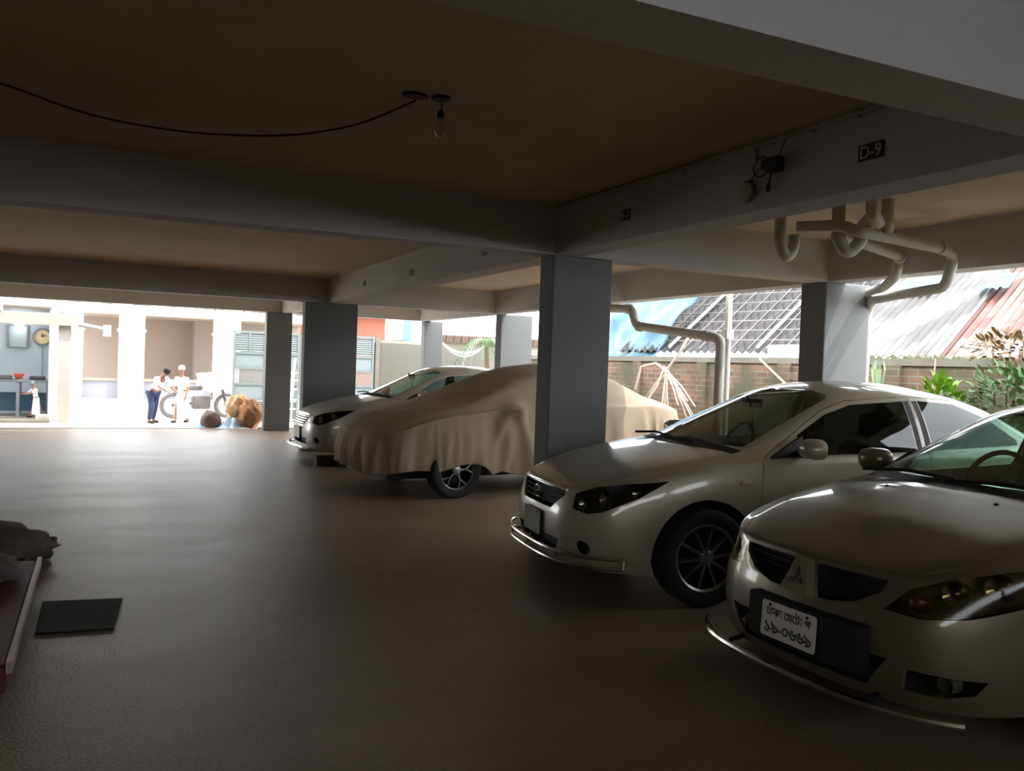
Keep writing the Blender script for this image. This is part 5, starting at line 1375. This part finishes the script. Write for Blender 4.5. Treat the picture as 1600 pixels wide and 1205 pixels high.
def lump(name, c, r, m, label, cat, seed=1, amp=0.25, base=0.0, fr=2.2):
    mb = MB(); nu, nv = 28, 16; G = []
    for i in range(nu):
        row = []
        for j in range(nv+1):
            a = 2*PI*i/nu; t = PI*j/nv
            v = Vector((math.sin(t)*math.cos(a), math.sin(t)*math.sin(a), math.cos(t)))
            k = 1+amp*(fbm(v.x*fr+seed*3.1, v.y*fr, v.z*fr)+0.5*fbm(v.x*fr*2.7, v.y*fr*2.7+seed, v.z*fr*2.7))
            z = c[2]+v.z*r[2]*k
            row.append((c[0]+v.x*r[0]*k, c[1]+v.y*r[1]*k, max(z, base)))
        G.append(row)
    mb.grid(G, closeu=True)
    o = mb.build(name, m); finish(o, True, 50, merge=1e-4)
    return tag(o, label, cat)
M_DCLOTH = mat('dark_bundle_cloth', srgb(104, 92, 88), rough=0.95, noise=0.3, scale=6)
lump('cloth_bundle', (-0.70, 6.95, 0.10), (0.42, 0.36, 0.14), M_DCLOTH, 'dark cloth bundle at the far end of the red platform', 'bundle', 2, 0.35)
lump('cloth_bundle', (-0.55, 5.75, 0.20), (0.16, 0.3, 0.06), mat('grey_bundle_cloth', srgb(92, 82, 80), rough=0.95), 'grey rag lying on the red platform', 'rag', 5, 0.35, base=0.148)
lump('pebble', (-0.30, 7.55, 0.01), (0.035, 0.03, 0.02), M_DCLOTH, 'small dark stone on the floor beyond the bundle', 'stone', 7, 0.2)

# ------------------------------------------------------------------ white plant rack behind the silver car
rk = empty('white_rack', (3.84, 19.3, 0), label='white folding rack leaning beside the wide grey column', cat='rack')
M_WH = mat('white_enamel', srgb(238, 238, 232), rough=0.5)
def bar3(a, b, r=0.014): return MB().tube([a, b], r, 8)
for i, (a, b_) in enumerate((((-0.10, 0, 0), (0.08, 0, 1.50)), ((0.0, 0.0, 0), (0.05, 0, 1.48)), ((-0.10, 0.35, 0), (0.08, 0.05, 1.50)))):
    bar3(a, b_).build('upright', M_WH, rk, smooth=True)
for z in (0.35, 0.55, 0.78, 0.98, 1.15):
    MB().box(-0.10+z*0.05, 0.10+z*0.02, -0.03, 0.03, z, z+0.03).build('rung', M_WH, rk)

# ------------------------------------------------------------------ sacks, sheets and hose near the opening
M_ORANGE = mat('orange_sack', srgb(186, 118, 60), rough=0.85, noise=0.35, scale=5, col2=srgb(150, 122, 104))
lump('orange_sack', (2.86, 18.55, 0.26), (0.24, 0.24, 0.33), M_ORANGE, 'bulging orange sack against the narrow grey column', 'sack', 3, 0.3)
lump('pale_sack', (2.62, 18.78, 0.40), (0.22, 0.2, 0.27), mat('pale_orange_sack', srgb(220, 178, 132), rough=0.85, noise=0.2, scale=5), 'pale orange sack heaped behind the orange one', 'sack', 9, 0.35)
lump('brown_sack', (2.08, 18.6, 0.16), (0.20, 0.18, 0.20), mat('brown_sackcloth', srgb(128, 110, 102), rough=0.95, noise=0.2, scale=6), 'grey brown sack standing on the blue sheet', 'sack', 4, 0.2)
def sheet(c, sx, sy, m, label, seed, h=0.08):
    G = []
    for i in range(19):
        row = []
        for j in range(13):
            a, b_ = i/18-0.5, j/12-0.5; k = 1+0.25*fbm(a*4+seed, b_*4)
            row.append((c[0]+a*sx*k, c[1]+b_*sy*k, 0.006+c[2]+max(0, h*(fbm(a*6+seed, b_*5, 1)+0.35)*(1-4*a*a)*(1-4*b_*b_))*2))
        G.append(row)
    mb = MB(); mb.grid(G); o = mb.build('plastic_sheet', m, smooth=True, ang=60)
    return tag(o, label, 'plastic sheet')
M_BLUE = mat('blue_sheet', srgb(150, 196, 226), rough=0.4)
sheet((1.75, 18.72, 0.0), 0.8, 0.5, M_BLUE, 'light blue plastic sheet on the floor left of the brown sack', 1)
sheet((2.48, 18.62, 0.0), 0.7, 0.5, mat('pale_blue_sheet', srgb(186, 206, 224), rough=0.4), 'crumpled pale blue sheet between the brown and orange sacks', 6, 0.14)
mb = MB(); mb.tube(round_path([(2.98, 18.35, 0.02), (3.2, 18.22, 0.02), (3.8, 18.3, 0.02), (4.6, 18.2, 0.02)], 0.2), 0.022, 8)
tag(mb.build('white_hose', M_WH, smooth=True), 'white hose on the floor at the foot of the narrow column', 'hose')

# ------------------------------------------------------------------ motorcycle under white plastic
mc = empty('motorcycle', (2.15, 21.4, 0), math.radians(12), 'parked motorcycle with white plastic over the handlebar', 'motorcycle')
M_MD = mat('motor_dark', srgb(96, 90, 90), rough=0.6)
for x in (-0.62, 0.62):
    w = MB(); w.lathe([(0.21, 0.035), (0.27, 0.045), (0.30, 0.02), (0.30, -0.02), (0.27, -0.045), (0.21, -0.035), (0.21, 0.035)], 28, Matrix.Translation((x, 0, 0.30)) @ Matrix.Rotation(PI/2, 4, 'X'), cap=False)
    for k in range(8):
        a = PI*k/8; w.tube([(x-0.21*math.cos(a), 0, 0.30-0.21*math.sin(a)), (x+0.21*math.cos(a), 0, 0.30+0.21*math.sin(a))], 0.006, 5)
    w.build('wheel', M_MD, mc, smooth=True)
mb = MB(); mb.rbox(-0.20, 0.22, -0.12, 0.12, 0.22, 0.52, 0.05); mb.tube([(-0.62, 0.05, 0.3), (-0.1, 0.06, 0.36)], 0.025, 6); mb.tube([(0.62, 0.06, 0.3), (0.44, 0.05, 0.92)], 0.022, 6); mb.tube([(0.62, -0.06, 0.3), (0.44, -0.05, 0.92)], 0.022, 6)
mb.build('engine_frame', M_MD, mc, smooth=True)
mb = MB(); mb.rbox(-0.62, 0.02, -0.11, 0.11, 0.66, 0.76, 0.05); mb.build('saddle', M_MD, mc, smooth=True)
mb = MB(); mb.tube([(0.38, -0.34, 0.98), (0.42, 0, 0.95), (0.38, 0.34, 0.98)], 0.015, 6); mb.build('handlebar', M_MD, mc, smooth=True)
o = lump('plastic_wrap', (0.26, -0.02, 0.86), (0.34, 0.30, 0.24), mat('white_plastic', srgb(244, 244, 240), rough=0.4), None, None, 8, 0.45, fr=1.6); o.parent = mc

# ------------------------------------------------------------------ people
def skin_body(name, joints, edges, m, parent, root=0, sub=2):
    me = bpy.data.meshes.new(name); me.from_pydata([j[:3] for j in joints], edges, []); me.materials.append(m)
    o = bpy.data.objects.new(name, me); COL.objects.link(o)
    md = o.modifiers.new('skin', 'SKIN'); md.use_smooth_shade = True
    sv = me.skin_vertices[0].data
    for i, j in enumerate(joints): sv[i].radius = (j[3], j[4] if len(j) > 4 else j[3])
    sv[root].use_root = True
    s = o.modifiers.new('sub', 'SUBSURF'); s.levels = sub; s.render_levels = sub
    bpy.context.view_layer.update()
    r = bpy.data.meshes.new_from_object(o.evaluated_get(bpy.context.evaluated_depsgraph_get()))
    bpy.data.objects.remove(o)
    o = bpy.data.objects.new(name, r); COL.objects.link(o); o.parent = parent
    for p in r.polygons: p.use_smooth = True
    return o
SKIN = mat('skin', srgb(150, 108, 84), rough=0.6); HAIR = mat('black_hair', srgb(34, 28, 28), rough=0.7)
def person(loc, rot, label, H, lean, m_top, m_bot, m_hair, arms, legs=((0.05, 0.10), (-0.08, -0.10)), robe=False):
    """figure of height H facing local -y; lean = forward bend of the trunk"""
    p = empty('person', loc, rot, label, 'person'); k = H
    hip = Vector((0, 0.03, 0.50*k)); L = lean
    d = Vector((0, -math.sin(L), math.cos(L)))
    chest = hip+d*0.20*k; neck = hip+d*0.315*k; head = neck+Vector((0, -math.sin(L*1.1), math.cos(L*1.1)))*0.105*k
    J = [(*hip, .062*k, .052*k), (*(hip+d*0.10*k), .064*k, .052*k), (*chest, .078*k, .055*k), (*(hip+d*0.275*k), .055*k, .045*k), (*neck, .028*k), (*(head-d*0.03*k), .036*k, .04*k), (*(head+d*0.02*k), .047*k, .052*k), (*(head+d*0.058*k), .034*k, .038*k)]
    E = [(0, 1), (1, 2), (2, 3), (3, 4), (4, 5), (5, 6), (6, 7)]
    hands = []
    for s, (ey, ez, hy, hz) in zip((-1, 1), arms):
        sh = hip+d*0.275*k+Vector((s*0.095*k, 0, 0)); el = sh+Vector((s*0.03*k, ey*k, ez*k)); ha = el+Vector((-s*0.01*k, hy*k, hz*k))
        b = len(J); J += [(*sh, .030*k), (*el, .022*k), (*ha, .015*k), (*(ha+(ha-el).normalized()*0.04*k), .020*k, .010*k)]
        E += [(3, b), (b, b+1), (b+1, b+2), (b+2, b+3)]; hands.append((b+3, (ha-el).normalized(), s))
        for f in range(4):
            q = Vector(J[b+3][:3])+Vector((s*(f-1.5)*0.008*k, 0, 0))
            c = len(J); dd = (ha-el).normalized(); J += [(*(q+dd*0.03*k), .0055*k), (*(q+dd*0.055*k+Vector((0, -0.006*k, 0))), .0045*k)]; E += [(b+3, c), (c, c+1)]
        c = len(J); J.append((*(Vector(J[b+3][:3])+Vector((-s*0.022*k, 0, 0))+dd*0.012*k), .0055*k)); E.append((b+3, c))
    for s, (ky, fy) in zip((-1, 1), legs):
        b = len(J); x = s*0.055*k
        J += [(x, hip.y+0.0, 0.46*k, .046*k), (x*1.1, hip.y-ky*k, 0.265*k, .038*k), (x*1.2, hip.y-fy*k, 0.045*k, .024*k), (x*1.25, hip.y-fy*k-0.075*k, 0.022*k, .022*k, .018*k)]
        E += [(0, b), (b, b+1), (b+1, b+2), (b+2, b+3)]
    skin_body('body', J, E, SKIN, p)
    # clothes as slightly larger sleeves of the same skeleton
    def grow(idx, edges, f, name, m, root=0):
        mp = {j: i for i, j in enumerate(idx)}
        JJ = [(*J[j][:3], J[j][3]*f+0.008*k, (J[j][4] if len(J[j]) > 4 else J[j][3])*f+0.008*k) for j in idx]
        return skin_body(name, JJ, [(mp[a], mp[b]) for a, b in edges if a in mp and b in mp], m, p, mp.get(root, 0))
    arm0 = 8; per = 4+8+1
    a1 = arm0; a2 = arm0+per; l1 = arm0+2*per; l2 = l1+4
    grow([0, 1, 2, 3, a1, a1+1, a2, a2+1], E, 1.05, 'shirt', m_top)
    if robe:
        mb = MB(); rings = []
        for t, r in ((0.55, .082), (0.45, .10), (0.3, .115), (0.12, .13), (0.08, .13)):
            rings.append([(r*k*math.cos(2*PI*i/24)*(1+.06*math.sin(i*1.9)), hip.y+r*k*0.8*math.sin(2*PI*i/24)*(1+.06*math.cos(i*2.3)), t*k) for i in range(24)])
        mb.grid([[rings[j][i] for j in range(5)] for i in range(24)], closeu=True); mb.build('robe_skirt', m_bot, p, smooth=True)
    else:
        grow([0, l1, l1+1, l1+2, l2, l2+1, l2+2], E, 1.08, 'trousers', m_bot)
    for l in (l1, l2):
        q = J[l+3]; MB().rbox(q[0]-.03*k, q[0]+.03*k, q[1]-.045*k, q[1]+.085*k, 0.0, 0.04*k, 0.02*k).build('shoe', HAIR, p, smooth=True)
    # hair cap, face
    hc = head+d*0.025*k; q = d.to_track_quat('Z', 'Y').to_matrix().to_4x4()
    mb = MB(); mb.lathe([(.054*k, -.015*k), (.059*k, .01*k), (.055*k, .035*k), (.038*k, .058*k), (.001, .066*k)], 20, Matrix.Translation(hc+Vector((0, 0.010*k, 0))) @ q, cap=False)
    mb.build('hair', m_hair, p, smooth=True)
    f = Vector((0, -math.cos(L*1.1), -math.sin(L*1.1)))
    for s in (-1, 1):
        c = head+f*0.046*k+Vector((s*0.018*k, 0, 0))+d*0.008*k; MB().lathe([(0.001, -.005*k), (.005*k, 0), (.001, .005*k)], 8, Matrix.Translation(c), cap=False).build('eye', HAIR, p)
    mb = MB(); c = head+f*0.050*k-d*0.008*k; mb.lathe([(0.001, -.010*k), (.009*k, -.004*k), (.001, .018*k)], 8, Matrix.Translation(c), cap=False)
    mb.build('nose', SKIN, p)
    for s in (-1, 1): MB().lathe([(0.001, -.012*k), (.007*k, 0), (.001, .012*k)], 8, Matrix.Translation(head+Vector((s*0.048*k, 0, 0))), cap=False).build('ear', SKIN, p)
    return p
WHITE_C = mat('white_cotton', srgb(226, 228, 236), rough=0.9); NAVY = mat('navy_cotton', srgb(62, 70, 108), rough=0.9); CREAM = mat('cream_cotton', srgb(232, 222, 218), rough=0.9)
BEIGE_H = mat('beige_headcloth', srgb(214, 196, 180), rough=0.9)
person((1.06, 19.8, 0.0), math.radians(35), 'child in white shirt and navy trousers bending beside the sacks', 1.36, 0.75, WHITE_C, NAVY, HAIR, ((-.10, -.12, -.13, -.05), (-.08, -.13, -.12, -.06)), legs=((0.05, 0.0), (-0.02, -0.08)))
person((1.62, 20.0, 0.0), math.radians(-30), 'person in a long cream robe and pale headcloth near the motorcycle', 1.24, 0.10, CREAM, CREAM, BEIGE_H, ((-.05, -.15, -.12, -.06), (-.02, -.16, -.05, -.13)), robe=True)
o = person((-1.22, 20.9, 0.03), math.radians(-60), 'person in white crouching beside the guard room table', 0.78, 0.25, WHITE_C, WHITE_C, mat('grey_green_cap', srgb(130, 148, 150), rough=0.9), ((-.10, -.10, -.12, -.02), (-.10, -.10, -.12, -.02)), robe=True)
